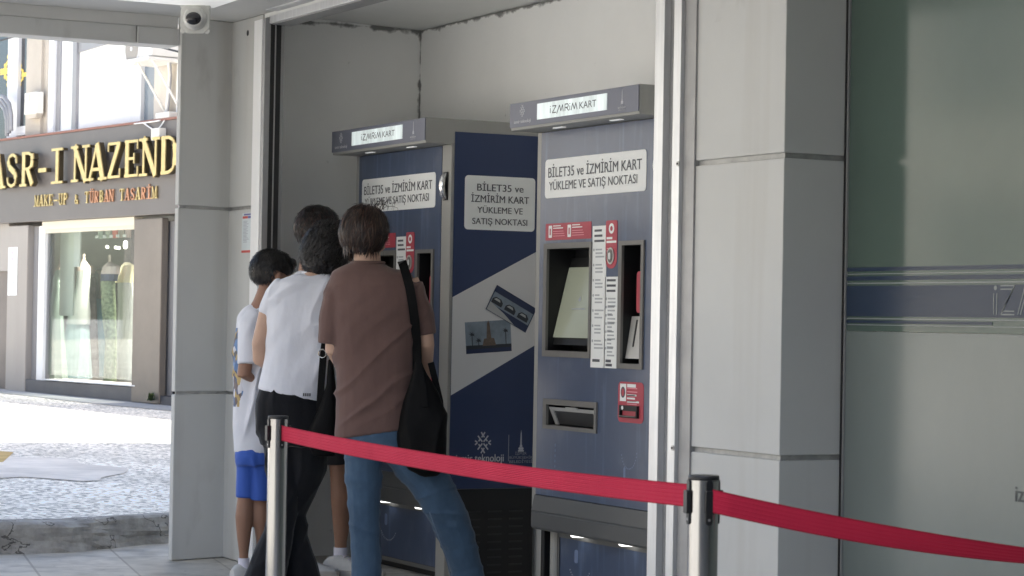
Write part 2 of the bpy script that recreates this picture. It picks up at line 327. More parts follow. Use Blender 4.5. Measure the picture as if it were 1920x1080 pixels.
m = MB().box((xl0-.0, FLY+.01, zt[1]+.002), (xs[4], FLY+.05, 2.80), ceilm); m.box((xl1+.05, FLY-.05, zt[1]+.018), (xs[4], FLY+.009, zt[1]+.03), alu); m.build('lintel', B)
# canopy over the pavement, end beam, storeys above
CYF = 2.2
MB().box((-10.9, CYF, 2.66), (4, FLY+.009, 2.74), canm).box((-11.2, 3.916, 2.66), (-10.9005, FLY+.4, 2.74), canm).build('canopy_ceiling', B)
m = MB().box((-11.05, CYF, 2.515), (-10.9, 3.70, 2.60), clad); m.box((-11.02, CYF, 2.60), (-10.905, 3.915, 2.74), canm); m.build('end_beam', B, bevel=.004)
m = MB().box((-11.045, 3.704, 2.515), (-10.895, 3.915, 2.60), clad); m.build('end_beam', B, bevel=.004)
upm = mat('upper_render', (.55, .53, .50), .8, var=.1)
MB().box((-11.2, CYF, 2.741), (8, 16, 9.3), upm).build('upper_storeys', B)
MB().box((-11.22, 5.36, 0), (-6.05, 16, 2.74), upm).box((-6.049, 6.8, 0), (8, 16, 2.74), upm).build('rear_wall', B)
# unseen dark wall added right of the camera to block light from that side
MB().box((1.3, -7, 0), (1.6, 4.44, 2.74), mat('blocker_grey', (.25, .245, .235), .8)).build('shade_blocker', B)
# frosted office glazing with printed stripes
GW = Fr((0, CLy, 0), (1, 0, 0), (0, -1, 0)); g0, g1 = CLx+.0165, 2.5
gclear = mat('tinted_glass', (.082, .122, .102), .11, var=.12, scale=1.3, spec=.7); gfrost = mat('frosted_film', (.182, .212, .201), .24, var=.10, scale=1.6, stretch=(1, 1, .5), spec=.6); 
gblue = mat('blue_film', (.028, .045, .080), .3, spec=.35); gstr = mat('etched_film', (.22, .25, .25), .3); gtxt = mat('grey_letter_film', (.05, .06, .065), .4)
gl = empty('glass_front', (-4, CLy, 0), 'tall tinted office glazing with navy stripes beside the grey column', 'glass wall')
m = MB(); m.rect(GW, g0, g1, 1.187, 2.74, -.012, .012, gclear); m.build('glass_pane', gl)
m = MB(); m.rect(GW, g0, g1, .02, 1.186, -.012, .013, gfrost); m.build('frosted_pane', gl)
m = MB()
for z0, z1, e in ((1.376, 1.388, g1), (1.347, 1.360, g1), (1.2125, 1.221, -5.40)): m.rect(GW, g0, e, z0, z1, .0012, .0008, gblue)
m.rect(GW, g0, g1, 1.234, 1.330, .0012, .0008, gblue); m.build('printed_stripe', gl)
m = MB()
for z0, z1 in ((1.366, 1.3685), (1.336, 1.340), (1.225, 1.2285), (1.2055, 1.2085)): m.rect(GW, g0, g1, z0, z1, .0013, .0006, gstr)
def outline(pts, w, n): m.stroke(GW, [(a+w, b) for a, b in pts], .0035, n, .001, gstr); m.stroke(GW, [(a-w, b) for a, b in pts], .0035, n, .001, gstr)
x0 = -5.386; zb, zt_ = 1.243, 1.327
outline([(x0, zb), (x0, zt_-.022)], .007, .0021); m.disc(GW, x0, zt_-.006, .007, .0021, .001, gstr)
for o_ in (0, .010): m.stroke(GW, [(x0+.022, zt_-o_), (x0+.084-o_*.5, zt_-o_), (x0+.026+o_*.5, zb+o_), (x0+.084, zb+o_)], .0035, .0021, .001, gstr)
for o_ in (0, .012): m.stroke(GW, [(x0+.10+o_, zb), (x0+.13+o_, zt_), (x0+.16+o_, zb+.02), (x0+.19+o_, zt_), (x0+.21+o_, zb)], .0035, .0021, .001, gstr)
m.text(GW, 'RİM KART', x0+.25, zb, .084, .0021, gstr, a1=x0+.76)
m.build('logo_lettering', gl)
m = MB(); s_, z_ = GW.px(1904, 940, .001); m.text(GW, 'izmir', s_, z_, .037*1.25, .0012, gtxt, bold=.02); m.build('lettering', gl)
m = MB().box((CLx+.0015, CLy-.010, 0), (CLx+.007, CLy+.02, 2.655), dark); m.box((CLx+.0075, CLy-.006, 0), (CLx+.016, CLy+.0125, 2.655), alud); m.build('glazing_bead', gl)
MB().box((-6.04, 4.62, 0), (2.5, 6.79, .01), mat('office_floor', (.2, .2, .2), .5)).build('office_floor', gl)
# ------------------------------------------------------------------ ticket machines
kbl = mat('kiosk_blue_paint', (.056, .083, .150), .36, var=.14, scale=2.5, bump=.01, bscale=20, spec=.6)
stain(kbl, (.14, .20, .33), lambda n, l, x, y, z, ns: mth(n, l, 'MULTIPLY', mth(n, l, 'SUBTRACT', ns(5, 6, (6, 6, .5)), .58, True), 2.2, True))
stain(kbl, (.16, .18, .23), lambda n, l, x, y, z, ns: mth(n, l, 'MULTIPLY', mth(n, l, 'SUBTRACT', ns(7, 8), .57, True), 1.6, True))
kb_ = nodes(kbl)[2]; kb_.inputs['Coat Weight'].default_value = .5; kb_.inputs['Coat Roughness'].default_value = .22
khd = mat('kiosk_header_paint', (.165, .175, .225), .42, var=.06, scale=3)
kgr = mat('kiosk_grey_paint', (.33, .33, .31), .45, var=.06, scale=3, bump=.01)
kfr = mat('recess_frame_grey', (.17, .165, .155), .45, var=.08, scale=6)
kdk = mat('kiosk_black', (.008, .008, .009), .5)
knv = mat('side_navy_vinyl', (.022, .042, .115), .4, var=.06, scale=2)
kswo = mat('side_swoosh_vinyl', (.66, .66, .66), .4)
kwh = mat('label_white', (.82, .84, .83), .45); ktx = mat('label_text', (.075, .08, .095), .5); ktl = mat('label_fine_print', (.42, .44, .46), .6)
kred = mat('label_red', (.44, .055, .082), .45, var=.05, scale=8); kpk = mat('label_pink_print', (.75, .32, .36), .5)
klog = mat('logo_white', (.62, .63, .67), .5); klog2 = mat('logo_grey', (.36, .38, .43), .5)
ksil = mat('tray_steel', (.55, .55, .53), .4, .35, var=.1, scale=8)
kscr = mat('screen_glow', (.24, .255, .195), .3, emit=.13)
klit = mat('lit_display', (.70, .78, .78), .35, emit=.17, var=.35, scale=5, stretch=(3, 1, .4)); 
n, l, b = nodes(klit); l.new(b.inputs['Base Color'].links[0].from_socket, b.inputs['Emission Color'])
kled = mat('led_lamp', (1, 1, .98), .4, emit=.9)
kled2 = mat('led_strip', (.9, .92, .9), .4, emit=.10)
kflap = mat('tray_flap_dark', (.045, .045, .045), .4)
def knot(mb, fr, a, z, r, n, mt):
    """woven diamond emblem: short diagonal bars crossing each other"""
    w = r*.15
    for sgn in (1, -1):
        for k, (i0, i1) in enumerate(((-.62, .30), (-.95, .95), (-.30, .62))):
            o_ = (k-1)*.50
            for j0, j1 in ((i0, -.12+.12*(k-1)), (.12+.12*(k-1), i1)):
                p = [((t-o_)*.62*r*1.05, sgn*(t+o_)*.62*r*1.25) for t in (j0, j1)]
                mb.stroke(fr, [(a+q[0], z+q[1]) for q in p], w, n, .0006, mt)
    for sx, sz in ((0, 1), (0, -1), (1, 0), (-1, 0)):
        for d in (-1, 1):
            p0 = (a+sx*r*.66+(.0 if sx else d*.02*r), z+sz*r*.80+(0 if sz else d*.02*r))
            p1 = (a+sx*r*.95+(d*.22*r if not sx else 0), z+sz*r*1.12+(d*.22*r if not sz else 0)); mb.stroke(fr, [p0, p1], w, n, .0006, mt)
def tower(mb, fr, a, z, h, n, mt):
    """clock tower emblem"""
    for pts in ([(-.04, .30), (.04, .30), (.022, .82), (0, 1), (-.022, .82)], [(-.15, 0), (.15, 0), (.15, .07), (-.15, .07)], [(-.11, .08), (.11, .08), (.14, .15), (.10, .20), (-.10, .20), (-.14, .15)], [(-.07, .21), (.07, .21), (.055, .30), (-.055, .30)]):
        mb.plate(fr, [(a+p*h, z+q*h) for p, q in pts], n, .0006, mt)
R0, L0 = -8.74, -10.61; uP = PY(1032, 1060, 4.80).x-R0; uD = PY(1049, 1060, 4.82).x-R0; print('post', uP, uD)
KF = Fr((R0, 4.75, 0), (1, 0, 0), (0, -1, 0))
def kp(x, y): return KF.px(x, y)
def bars(mb, fr, a0, a1, z, k, step, h, n, mt, seed):
    rd = random.Random(seed)
    for i in range(k): mb.rect(fr, a0, a0+(a1-a0)*rd.uniform(.45, 1), z-i*step-h, z-i*step, n, .0004, mt)
def kiosk(x0, label, grp, left):
    K = empty('ticket_machine', (x0+.525, 4.98, 0), label, 'ticket machine', grp)
    F = Fr((x0, 4.75, 0), (1, 0, 0), (0, -1, 0)); H = Fr((x0, 4.62, 0), (1, 0, 0), (0, -1, 0)); W = 1.05
    zt, zf, zb = 2.115, 1.999, .472
    # cabinet: sides, back, roof and the two corner posts
    m = MB(); m.box((x0, 4.752, .330), (x0+.034, 5.21, zf), kgr); m.box((x0, 4.80, .0), (x0+.03, 5.21, .3255), kdk); m.box((x0+W-.093, 4.752, .0), (x0+W, 4.775, zf), kgr); m.box((x0+W-.02, 4.7755, 0), (x0+W, 5.21, zf), kgr)
    m.box((x0+.0345, 5.19, 0), (x0+W-.0205, 5.21, zf), kgr); m.box((x0, 4.62+.002, zf+.0005), (x0+W, 5.21, zt), kgr); m.build('cabinet', K, bevel=.003)
    # header
    m = MB(); m.rect(H, .001, W-.001, zf+.012, zt-.002, .0, .004, khd); hd = m.build('header_panel', K)
    m = MB(); hx = lambda px_, py_: Fr((R0, 4.62, 0), (1, 0, 0), (0, -1, 0)).px(px_, py_)
    d0, d1 = hx(1010, 194.7), hx(1140, 207); zz0, zz1 = d1[1]+.002, d0[1]
    m.rect(H, d0[0], d1[0], zz0, zz1, .004, .003, klit)
    lw = d1[0]-d0[0]; zc_ = (zz0+zz1)/2; ch = (zz1-zz0)*.42
    def st_(pts, w=.0042): m.stroke(H, [(d0[0]+lw*p, zc_-ch/2+ch*q) for p, q in pts], w, .007, .0006, ktx)
    x = .20
    st_([(x, 0), (x, .72)]); st_([(x, .9), (x, 1.05)]); x += .03
    st_([(x, 1), (x+.055, 1), (x, 0), (x+.055, 0)]); x += .075
    st_([(x-.01, -.2), (x+.03, 1)]); st_([(x+.03, 1), (x+.05, .1)]); st_([(x+.05, .1), (x+.075, 1)]); st_([(x+.075, 1), (x+.085, 0)]); x += .11
    st_([(x, 0), (x, 1), (x+.04, 1), (x+.05, .75), (x+.04, .5), (x, .5)]); st_([(x+.02, .5), (x+.055, 0)]); x += .07
    st_([(x, 0), (x, .7)]); st_([(x, .9), (x, 1.05)]); x += .02
    st_([(x, 0), (x+.02, 1), (x+.045, .1), (x+.065, 1), (x+.085, 0)]); x += .12
    m.text(H, 'KART', d0[0]+lw*x, zc_-ch/2, ch, .007, ktx, a1=d0[0]+lw*.86)
    m.build('lit_display', K)
    m = MB(); a_, z_ = hx(981, 208); knot(m, H, a_, z_, .022, .004, klog); p0, p1 = hx(966, 224), hx(997, 224); m.text(H, 'izmir teknoloji', p0[0], zf+.028, .014, .004, klog, a1=p1[0], bold=.03); m.build('logo_lettering', K); m = MB()
    a_, z_ = hx(1168, 200); tower(m, H, a_, zf+.048, .058, .004, klog)
    for i, t in enumerate(('İZMİR', 'BÜYÜKŞEHİR', 'BELEDİYESİ')): m.text(H, t, a_, zf+.039-i*.009, .0065, .004, klog2 if i != 1 else klog, align='C', bold=.02)
    m.build('logo_lettering', K)
    for q in (.30, .74):
        MB().box((x0+q*W-.04, 4.672, zf-.003), (x0+q*W+.04, 4.690, zf+.0), kled2).build('downlight', K)
    # front panel with its openings
    def U(px_, py_): return kp(px_, py_)
    so, sb = U(1028.5, 467), U(1104.5, 660); s1 = (so[0], sb[0], sb[1], so[1])
    ro, rb = U(1169, 460), U(1201, 683); s2 = (ro[0], rb[0], rb[1], ro[1])
    to, tb = U(1027, 758), U(1116, 805); s3 = (to[0], tb[0], tb[1], to[1])
    fx0, fx1 = .036, W-.0945
    m = MB().holes(F, fx0+.002, fx1, zb, zf-.003, [s1, s2, s3], -.012, .012, kbl); m.build('front_panel', K)
    MB().rect(F, fx0-.003, fx0+.001, zb, zf-.003, -.02, .01, kdk).rect(F, fx1+.0005, fx1+.003, zb, zf-.003, -.02, .012, kdk).rect(F, fx0, fx1, zf-.003, zf, -.02, .01, kdk).build('panel_gap', K)
    def frame(nm, px4, hole, wdt=None):
        a, z1_ = U(px4[0], px4[1]); b_, z0_ = U(px4[2], px4[3]); mm = MB().holes(F, a, b_, z0_, z1_, [hole], .0, .008, kfr)
        mm.recess(F, hole[0], hole[1], hole[2], hole[3], .0079, -.004, kfr, back=False); return mm.build(nm, K)
    frame('screen_frame', (1022.5, 457, 1108, 672), s1); frame('slot_frame', (1163, 452, 1206, 693), s2); frame('tray_frame', (1021, 747, 1120, 813), s3)
    m = MB().recess(F, s1[0], s1[1], s1[2], s1[3], -.004, -.13, kdk); sr = m.build('screen_recess', K)
    # tilted touch screen
    za, zb_ = s1[2]+.055, s1[3]-.075; aL, aR = s1[0]+.004, s1[1]-.004
    m = MB(); q0, q1 = -.032, -.105
    m.hexa([F.pt(aL-.003, za-.03, q0+.004), F.pt(aR+.003, za-.03, q0+.004), F.pt(aR+.003, za-.03, q0-.02), F.pt(aL-.003, za-.03, q0-.02), F.pt(aL-.003, zb_+.04, q1-.008), F.pt(aR+.003, zb_+.04, q1-.008), F.pt(aR+.003, zb_+.04, -.128), F.pt(aL-.003, zb_+.04, -.128)], kdk)
    m.build('screen_bezel', K)
    TF = lambda a, t, e=0: F.pt(a, za+(zb_-za)*t, q0+(q1-q0)*t+.006+e)
    m = MB().add([TF(aL, 0), TF(aR, 0), TF(aR, 1), TF(aL, 1)], [(0, 1, 2, 3)], kscr)
    if not left or True:
        am = aL+(aR-aL)*.45
        m.add([TF(am+dx*.022, .52+dz*.07, .002) for dx, dz in ((-.5, .25), (-.35, 0), (0, -.1), (.35, 0), (.5, .25), (0, 1.0))], [tuple(range(6))], klog2)
        m.add([TF(am-.05, .40, .002), TF(am+.06, .40, .002), TF(am+.06, .415, .002), TF(am-.05, .415, .002)], [(0, 1, 2, 3)], klog2)
        for i in range(3): m.add([TF(aR-.05+i*.017, .08, .002), TF(aR-.038+i*.017, .08, .002), TF(aR-.038+i*.017, .115, .002), TF(aR-.05+i*.017, .115, .002)], [(0, 1, 2, 3)], klog2)
    m.build('touch_screen', K)
    # card slot recess
    MB().recess(F, s2[0], s2[1], s2[2], s2[3], -.004, -.14, kdk).build('slot_recess', K)
    sw = s2[1]-s2[0]; hz = s2[3]-s2[2]
    d0_, d1_ = -.014, -.042; zt2 = s2[2]+hz*.40
    def DP(u, t, e=0): return F.pt(s2[0]+.004+(sw-.006)*u, s2[2]+.02+(zt2-s2[2]-.02)*t, d0_+(d1_-d0_)*t+e)
    m = MB().hexa([DP(0, 0), DP(1, 0), F.pt(s2[1]-.002, s2[2]+.02, -.12), F.pt(s2[0]+.004, s2[2]+.02, -.12), DP(0, 1), DP(1, 1), F.pt(s2[1]-.002, zt2, -.125), F.pt(s2[0]+.004, zt2, -.125)], ksil)
    m.hexa([DP(.30, .28, .002), DP(.37, .28, .002), DP(.37, .28, -.006), DP(.30, .28, -.006), DP(.30, .92, .002), DP(.37, .92, .002), DP(.37, .92, -.006), DP(.30, .92, -.006)], kdk); m.build('card_dispenser', K)
    Bk = Fr((x0, 4.75+.036, 0), (1, 0, 0), (0, -1, 0)); m = MB().rrect(Bk, s2[0]+sw*.34, s2[1]-.003, s2[2]+hz*.43, s2[2]+hz*.78, .015, -.07, .072, kred); m.disc(Bk, s2[0]+sw*.78, s2[2]+hz*.49, .014, .002, .001, kwh); m.build('recess_label', K)
    # stickers
    a, z1_ = U(1023.5, 300); b_, z0_ = U(1212, 357.5); m = MB().rrect(F, a, b_, z0_, z1_, .018, .0005, .0015, kwh)
    h_ = z1_-z0_; wd = b_-a
    m.text(F, 'BİLET35 ve İZMİRİM KART', a+wd*.035, z0_+h_*.53, h_*.255, .002, ktx, a1=b_-wd*.04, bold=.012); m.text(F, 'YÜKLEME VE SATIŞ NOKTASI', a+wd*.045, z0_+h_*.20, h_*.22, .002, ktx, a1=b_-wd*.08, bold=.008); m.build('name_sticker', K)
    a, z1_ = U(1024, 420); b_, z0_ = U(1109, 447); m = MB().rrect(F, a, b_, z0_, z1_, .004, .0005, .0012, kred); wd = b_-a; h_ = z1_-z0_
    for f_ in (.07, .49):
        m.rrect(F, a+wd*f_, a+wd*(f_+.075), z0_+h_*.14, z1_-h_*.12, .004, .0018, .0006, kwh); m.rrect(F, a+wd*(f_+.025), a+wd*(f_+.05), z0_+h_*.3, z1_-h_*.3, .003, .0025, .0004, kred)
        bars(m, F, a+wd*(f_+.10), a+wd*(f_+.39), z1_-h_*.12, 2, h_*.14, h_*.06, .0018, kwh, 3); bars(m, F, a+wd*(f_+.10), a+wd*(f_+.39), z1_-h_*.46, 3, h_*.14, h_*.04, .0018, kpk, 5)
    m.build('payment_label', K)
    for px4, sd, nb in (((1112, 424, 1134, 690), 11, 7), ((1135.5, 519, 1156, 691), 23, 7)):
        a, z1_ = U(px4[0], px4[1]); b_, z0_ = U(px4[2], px4[3]); m = MB().rect(F, a, b_, z0_, z1_, .0005, .0012, kwh); wd = b_-a; h_ = z1_-z0_; rd = random.Random(sd)
        bars(m, F, a+wd*.14, b_-wd*.12, z1_-h_*.022-.002, 3, .021, .009, .0017, ktx, sd); z_ = z1_-h_*.04-.07
        stp = (z_-(z0_+.05))/nb
        for i in range(nb):
            k = rd.randint(3, max(3, min(6, int(stp/.017)-1))); m.disc(F, a+wd*.12, z_-.004, .006, .0017, .0004, ktl, 10); bars(m, F, a+wd*.24, b_-wd*.12, z_, k, .0145, .0065, .0017, ktl, sd+i); z_ -= stp
        bars(m, F, a+wd*.14, b_-wd*.15, z0_+.034, 1 if sd == 11 else 2, .016, .011, .0017, ktx, sd+50); m.build('instruction_label', K)
    a, z1_ = U(1137, 414); b_, z0_ = U(1157, 503); m = MB().rrect(F, a, b_, z0_, z1_, (b_-a)*.42, .0005, .0012, kred); m.rrect(F, a+.0004, b_-.0004, z1_-.12, z1_+.0003, .01, .0003, .0017, kred); wd = b_-a; cx = (a+b_)/2
    m.disc(F, cx, z1_-.032, .021, .0018, .0005, kwh); m.disc(F, cx, z1_-.032, .010, .0024, .0004, kred); bars(m, F, a+wd*.08, b_-wd*.05, z1_-.066, 2, .015, .009, .0018, kwh, 8); bars(m, F, a+wd*.1, b_-wd*.1, z1_-.110, 2, .01, .004, .0018, kpk, 9)
    bars(m, F, a+wd*.12, a+wd*.75, z1_-.135, 1, .01, .009, .0018, ktx, 2); m.build('coin_label', K)
    zz = z0_+.050; m = MB().disc(F, cx, zz, .026, .0018, .005, ksil, 24, .034).disc(F, cx, zz, .019, .0069, .002, kfr, 20, .027).rrect(F, cx-.006, cx+.008, zz-.014, zz+.013, .006, .009, .003, kwh); m.build('coin_slot', K)
    a, z1_ = U(1160, 715); b_, z0_ = U(1206.5, 795); m = MB().rrect(F, a, b_, z0_, z1_, .022, .0005, .0012, kred); wd = b_-a; h_ = z1_-z0_
    m.rect(F, a+wd*.08, a+wd*.32, z0_+h_*.52, z1_-h_*.05, .0018, .0006, kwh); m.disc(F, a+wd*.2, z0_+h_*.74, .017, .0025, .0004, ktx, 20, .022); m.disc(F, a+wd*.2, z0_+h_*.74, .010, .003, .0004, kred, 16, .015)
    bars(m, F, a+wd*.36, b_-wd*.06, z1_-h_*.05, 1, .02, .013, .0018, kwh, 4); bars(m, F, a+wd*.36, b_-wd*.2, z1_-h_*.14, 3, .014, .004, .0018, kpk, 6); bars(m, F, a+wd*.36, b_-wd*.06, z1_-h_*.30, 3, .013, .007, .0018, kwh, 7); bars(m, F, a+wd*.36, b_-wd*.1, z1_-h_*.46, 3, .012, .003, .0018, kpk, 16)
    m.build('card_reader_label', K)
    m = MB().holes(F, a+wd*.14, b_-wd*.16, z0_+h_*.12, z0_+h_*.42, [(a+wd*.18, b_-wd*.20, z0_+h_*.17, z0_+h_*.29)], .0016, .012, kdk); m.recess(F, a+wd*.18, b_-wd*.2, z0_+h_*.17, z0_+h_*.29, .0135, .0005, kdk); m.rect(F, a+wd*.18, b_-wd*.2, z0_+h_*.15, z0_+h_*.17, .0137, .004, kfr); m.disc(F, a+wd*.28, z0_+h_*.36, .008, .0137, .0006, kwh, 12); m.build('card_reader', K)
    # returned-coin tray with tilting flap
    MB().recess(F, s3[0], s3[1], s3[2], s3[3], -.004, -.11, kdk, kdk).build('tray_recess', K)
    a, b_, z0_, z1_ = s3[0]+.008, s3[1]-.004, s3[2]+.002, s3[3]-.010
    def TP(u, t, e=0): return F.pt(a+(b_-a)*u, z0_+(z1_-z0_)*t, -.036+.033*t+e)
    m = MB()
    def tq(u0, u1, t0, t1, e, mt): m.hexa([TP(u0, t0, e-.006), TP(u1, t0, e-.006), TP(u1, t0, e), TP(u0, t0, e), TP(u0, t1, e-.006), TP(u1, t1, e-.006), TP(u1, t1, e), TP(u0, t1, e)], mt)
    tq(0, 1, .80, 1, .002, ksil); tq(0, .07, 0, .797, .002, ksil); tq(.93, 1, 0, .797, .002, ksil); tq(.071, .929, .03, .797, -.004, kflap); tq(.38, .62, .90, 1.06, .0045, ksil); m.build('tray_flap', K)
    # shelf, lower door, plinth
    ap_, bp_, cp_ = .472, .40, .326
    m = MB(); Y = 4.75
    ring = [(Y+.02, ap_), (Y-.004, ap_-.003), (Y-.018, bp_+.006), (Y-.015, bp_-.001), (Y-.018, bp_-.005), (Y-.018, cp_+.010), (Y-.010, cp_), (Y+.08, cp_)]
    m.loft([[V((xx, y_, z_)) for y_, z_ in ring] for xx in (x0+.034, x0+W-.001)], kgs); m.build('shelf', K, bevel=.002)
    for u_ in (.33, .70):
        m = MB(); cx_, cy_ = x0+W*u_, 4.790; m.lathe((cx_, cy_, cp_-.010), [(.0, 0), (.032, 0), (.036, .004), (.036, .010)], kled, 18); m.build('downlight', K)
    m = MB().box((x0+.035, 4.845, .0), (x0+W-.094, 4.855, cp_-.001), kdk); m.build('lower_backing', K)
    m = MB(); P1 = [V((x0+uP+.022*math.cos(t), 4.82-.022*math.sin(t)*.9, 0)) for t in [math.pi*i/8 for i in range(9)]]
    m.loft([[p+V((0, 0, z_)) for p in P1] for z_ in (.004, cp_-.002)], kgr); m.build('lower_post', K, smooth=True)
    LF = Fr((x0, 4.825, 0), (1, 0, 0), (0, -1, 0)); m = MB().holes(LF, uD-.012, W-.095, .03, cp_-.004, [(uD, W-.10, .05, cp_-.03)], 0, .008, kgr2); m.build('door_frame', K)
    m = MB().rect(LF, uD+.0005, W-.1005, .0505, cp_-.0305, -.004, .008, kbl)
    rd = random.Random(3)
    for i in range(14): 
        t = math.pi*(.15+.7*i/13); m.disc(LF, .30+.09*math.cos(t), .2-.07*math.sin(t), .0035, .0041, .0003, klog2, 8)
    m.rrect(LF, .255, .285, .20, .255, .01, .0041, .0003, kfade); m.build('lower_door', K)
    # worn pale prints on the front panel
    m = MB()
    for i in range(15): t = math.pi*(1.1+.85*i/14); m.disc(F, .80+.06*math.cos(t), .70+.075*math.sin(t), .003, .0003, .0003, kfade, 8)
    m.build('worn_print', K); m = MB()
    for i in range(5): m.rrect(F, .20, .205, .68-i*.022, .692-i*.022, .002, .0003, .0003, kfade, 2)
    m.build('worn_print', K); m = MB(); m.rrect(F, .76, .775, .56, .63, .007, .0003, .0003, kfade); m.build('worn_print', K)
    # right flank
    S = Fr((x0+W, 0, 0), (0, 1, 0), (1, 0, 0))
    m = MB().rect(S, 4.768, 5.205, .43, 2.057, 0.0005, .004, knv)
    m.plate(S, [(4.768, 1.303), (5.205, 1.525), (5.205, 1.092), (4.768, .856)], .0045, .0005, kswo)
    m.rrect(S, 4.821, 5.186, 1.614, 1.862, .018, .0045, .0012, kwh)
    for t, z_, wv, hh in (('BİLET35 ve', 1.793, .24, .032), ('İZMİRİM KART', 1.741, .30, .032), ('YÜKLEME VE', 1.692, .235, .028), ('SATIŞ NOKTASI', 1.640, .285, .028)): m.text(S, t, 5.0035-wv/2, z_, hh, .0058, ktx, a1=5.0035+wv/2, bold=.012)
    sp = m.build('side_panel', K)
    m = MB(); knot(m, S, 4.937, .640, .043, .0046, klog); m.text(S, 'izmir teknoloji', 4.80, .553, .034, .0046, klog, a1=5.045, bold=.015); m.build('logo_lettering', K); m = MB(); m.rect(S, 5.069, 5.072, .553, .675, .0046, .0004, klog2); tower(m, S, 5.135, .597, .10, .0046, klog)
    for i, t in enumerate(('İZMİR', 'BÜYÜKŞEHİR', 'BELEDİYESİ')): m.text(S, t, 5.135-(.03 if i == 0 else .06), .583-i*.019, .012, .0046, klog2, a1=5.135+(.03 if i == 0 else .06))
    m.build('logo_lettering', K)
    for (cx_, cz_, an, cw, chh, kind) in ((5.07, 1.255, -27, .235, .125, 1), (4.955, 1.125, 4, .235, .145, 2)):
        ca, sa = math.cos(math.radians(an)), math.sin(math.radians(an)); n0 = .0052+(.0022 if kind == 1 else 0)
        T = lambda p, q: (cx_+p*ca-q*sa, cz_+p*sa+q*ca)
        m = MB().plate(S, [T(-cw/2, -chh/2), T(cw/2, -chh/2), T(cw/2, chh/2), T(-cw/2, chh/2)], n0, .0006, kcn)
        pl_ = lambda pts, e, mt: m.plate(S, [T(p*cw, q*chh) for p, q in pts], n0+.0006+e, .0003, mt)
        if kind == 1:
            pl_([(-.48, -.22), (.48, -.22), (.48, .25), (-.48, .25)], 0, kcs); pl_([(-.48, -.48), (.2, -.48), (-.1, -.30), (-.48, -.16)], .0004, kcw)
            for p in (-.34, -.02, .30): pl_([(p-.12, -.16), (p+.13, -.16), (p+.13, .0), (p+.06, .10), (p-.06, .10), (p-.12, .0)], .0004, kcd); pl_([(p-.09, -.02), (p+.07, -.02), (p+.04, .06), (p-.05, .06)], .0008, kcw)
            for i, t in enumerate(['BİLET 35']):
                q = T(.10*cw, .30*chh); Fx = Fr(S.pt(q[0], q[1], 0), S.u*ca+V((0, 0, sa)), S.n)
                m.rect(Fx, 0, .001, 0, .001, n0+.0006, .0003, kcw)
        else:
            pl_([(-.5, -.36), (.5, -.36), (.5, .5), (-.5, .5)], 0, kcs); pl_([(-.5, -.36), (.5, -.36), (.5, -.26), (-.5, -.24)], .0004, kcd)
            pl_([(-.06, -.28), (.08, -.28), (.05, .1), (.035, .42), (.01, .52), (-.02, .42), (-.035, .1)], .0008, kct); pl_([(-.14, -.28), (.16, -.28), (.12, -.05), (-.10, -.05)], .0011, kct)
            for p, hh in ((-.36, .1), (-.22, -.1), (.38, .16)):
                pl_([(p-.008, -.28), (p+.008, -.28), (p+.008, hh), (p-.008, hh)], .0011, kcd)
                for t in range(7): an2 = math.radians(-30+40*t); pl_([(p, hh-.03), (p+.07*math.cos(an2), hh+.11*math.sin(an2)), (p+.015, hh+.03)], .0012+.0001*t, kcd)
        m.build('card_picture', K)
    m = MB().rect(S, 4.785, 5.205, .0, .428, .0005, .003, kdk)
    for c_ in range(3):
        for r_ in range(9): m.rect(S, 4.86+c_*.11, 4.93+c_*.11, .04+r_*.035, .047+r_*.035, .0036, .004, kfr2)
    m.build('vent_grille', K)
    PF = Fr((x0, 4.752, 0), (1, 0, 0), (0, -1, 0)); a = W-.05
    m = MB().rect(PF, a-.018, a+.024, 1.745, 1.875, .0005, .004, kdk); m.build('lock_plate', K)
    m = MB(); m.tube([PF.pt(a+.004, 1.755, .004), PF.pt(a+.004, 1.77, .016), PF.pt(a+.004, 1.81, .022), PF.pt(a+.004, 1.85, .016), PF.pt(a+.004, 1.867, .004)], [.012, .015, .016, .015, .012], kchrome, 12); m.build('lock_handle', K, smooth=True)
    return K
kgs = mat('shelf_grey', (.088, .092, .094), .4, var=.08, scale=4); kgr2 = mat('door_frame_grey', (.14, .14, .135), .45)
kfade = mat('worn_print', (.15, .20, .32), .5); kfr2 = mat('vent_louvre', (.03, .03, .03), .5); kchrome = mat('chrome', (.8, .8, .8), .15, 1)
kcn = mat('card_navy', (.015, .028, .08), .3); kcs = mat('card_sky', (.24, .30, .36), .4, var=.35, scale=14); kcw = mat('card_white', (.42, .43, .43), .4); kcd = mat('card_dark_print', (.025, .03, .04), .5); kct = mat('card_tower_print', (.15, .11, .085), .5, var=.4, scale=60)
kiosk(L0, 'navy ticket machine farther left whose printed side panel with two card pictures faces us', 'ticket machines in the recess', True)
kiosk(R0, 'navy ticket machine with the fully visible front beside the right aluminium post', 'ticket machines in the recess', False)
# ------------------------------------------------------------------ small fittings
# ceiling light
wl = mat('diffuser_white', (.84, .84, .82), .5, emit=.14)
P_ = [PZ(402, 15, 2.60), PZ(448, 0, 2.60), PZ(390, -1, 2.60)]; u_ = (P_[1]-P_[0]).normalized(); v_ = (P_[2]-P_[0]); v_ = (v_-u_*v_.dot(u_)).normalized()
m = MB(); c0 = P_[0]; q = [c0, c0+u_*1.2, c0+u_*1.2+v_*.6, c0+v_*.6]; m.hexa([p for p in q]+[p+V((0, 0, .058)) for p in q], wl)
o = m.build('ceiling_lamp', None, base=c0+V((0, 0, .06)), bevel=.004); tag(o, 'white rectangular lamp box under the canopy ceiling', 'lamp')
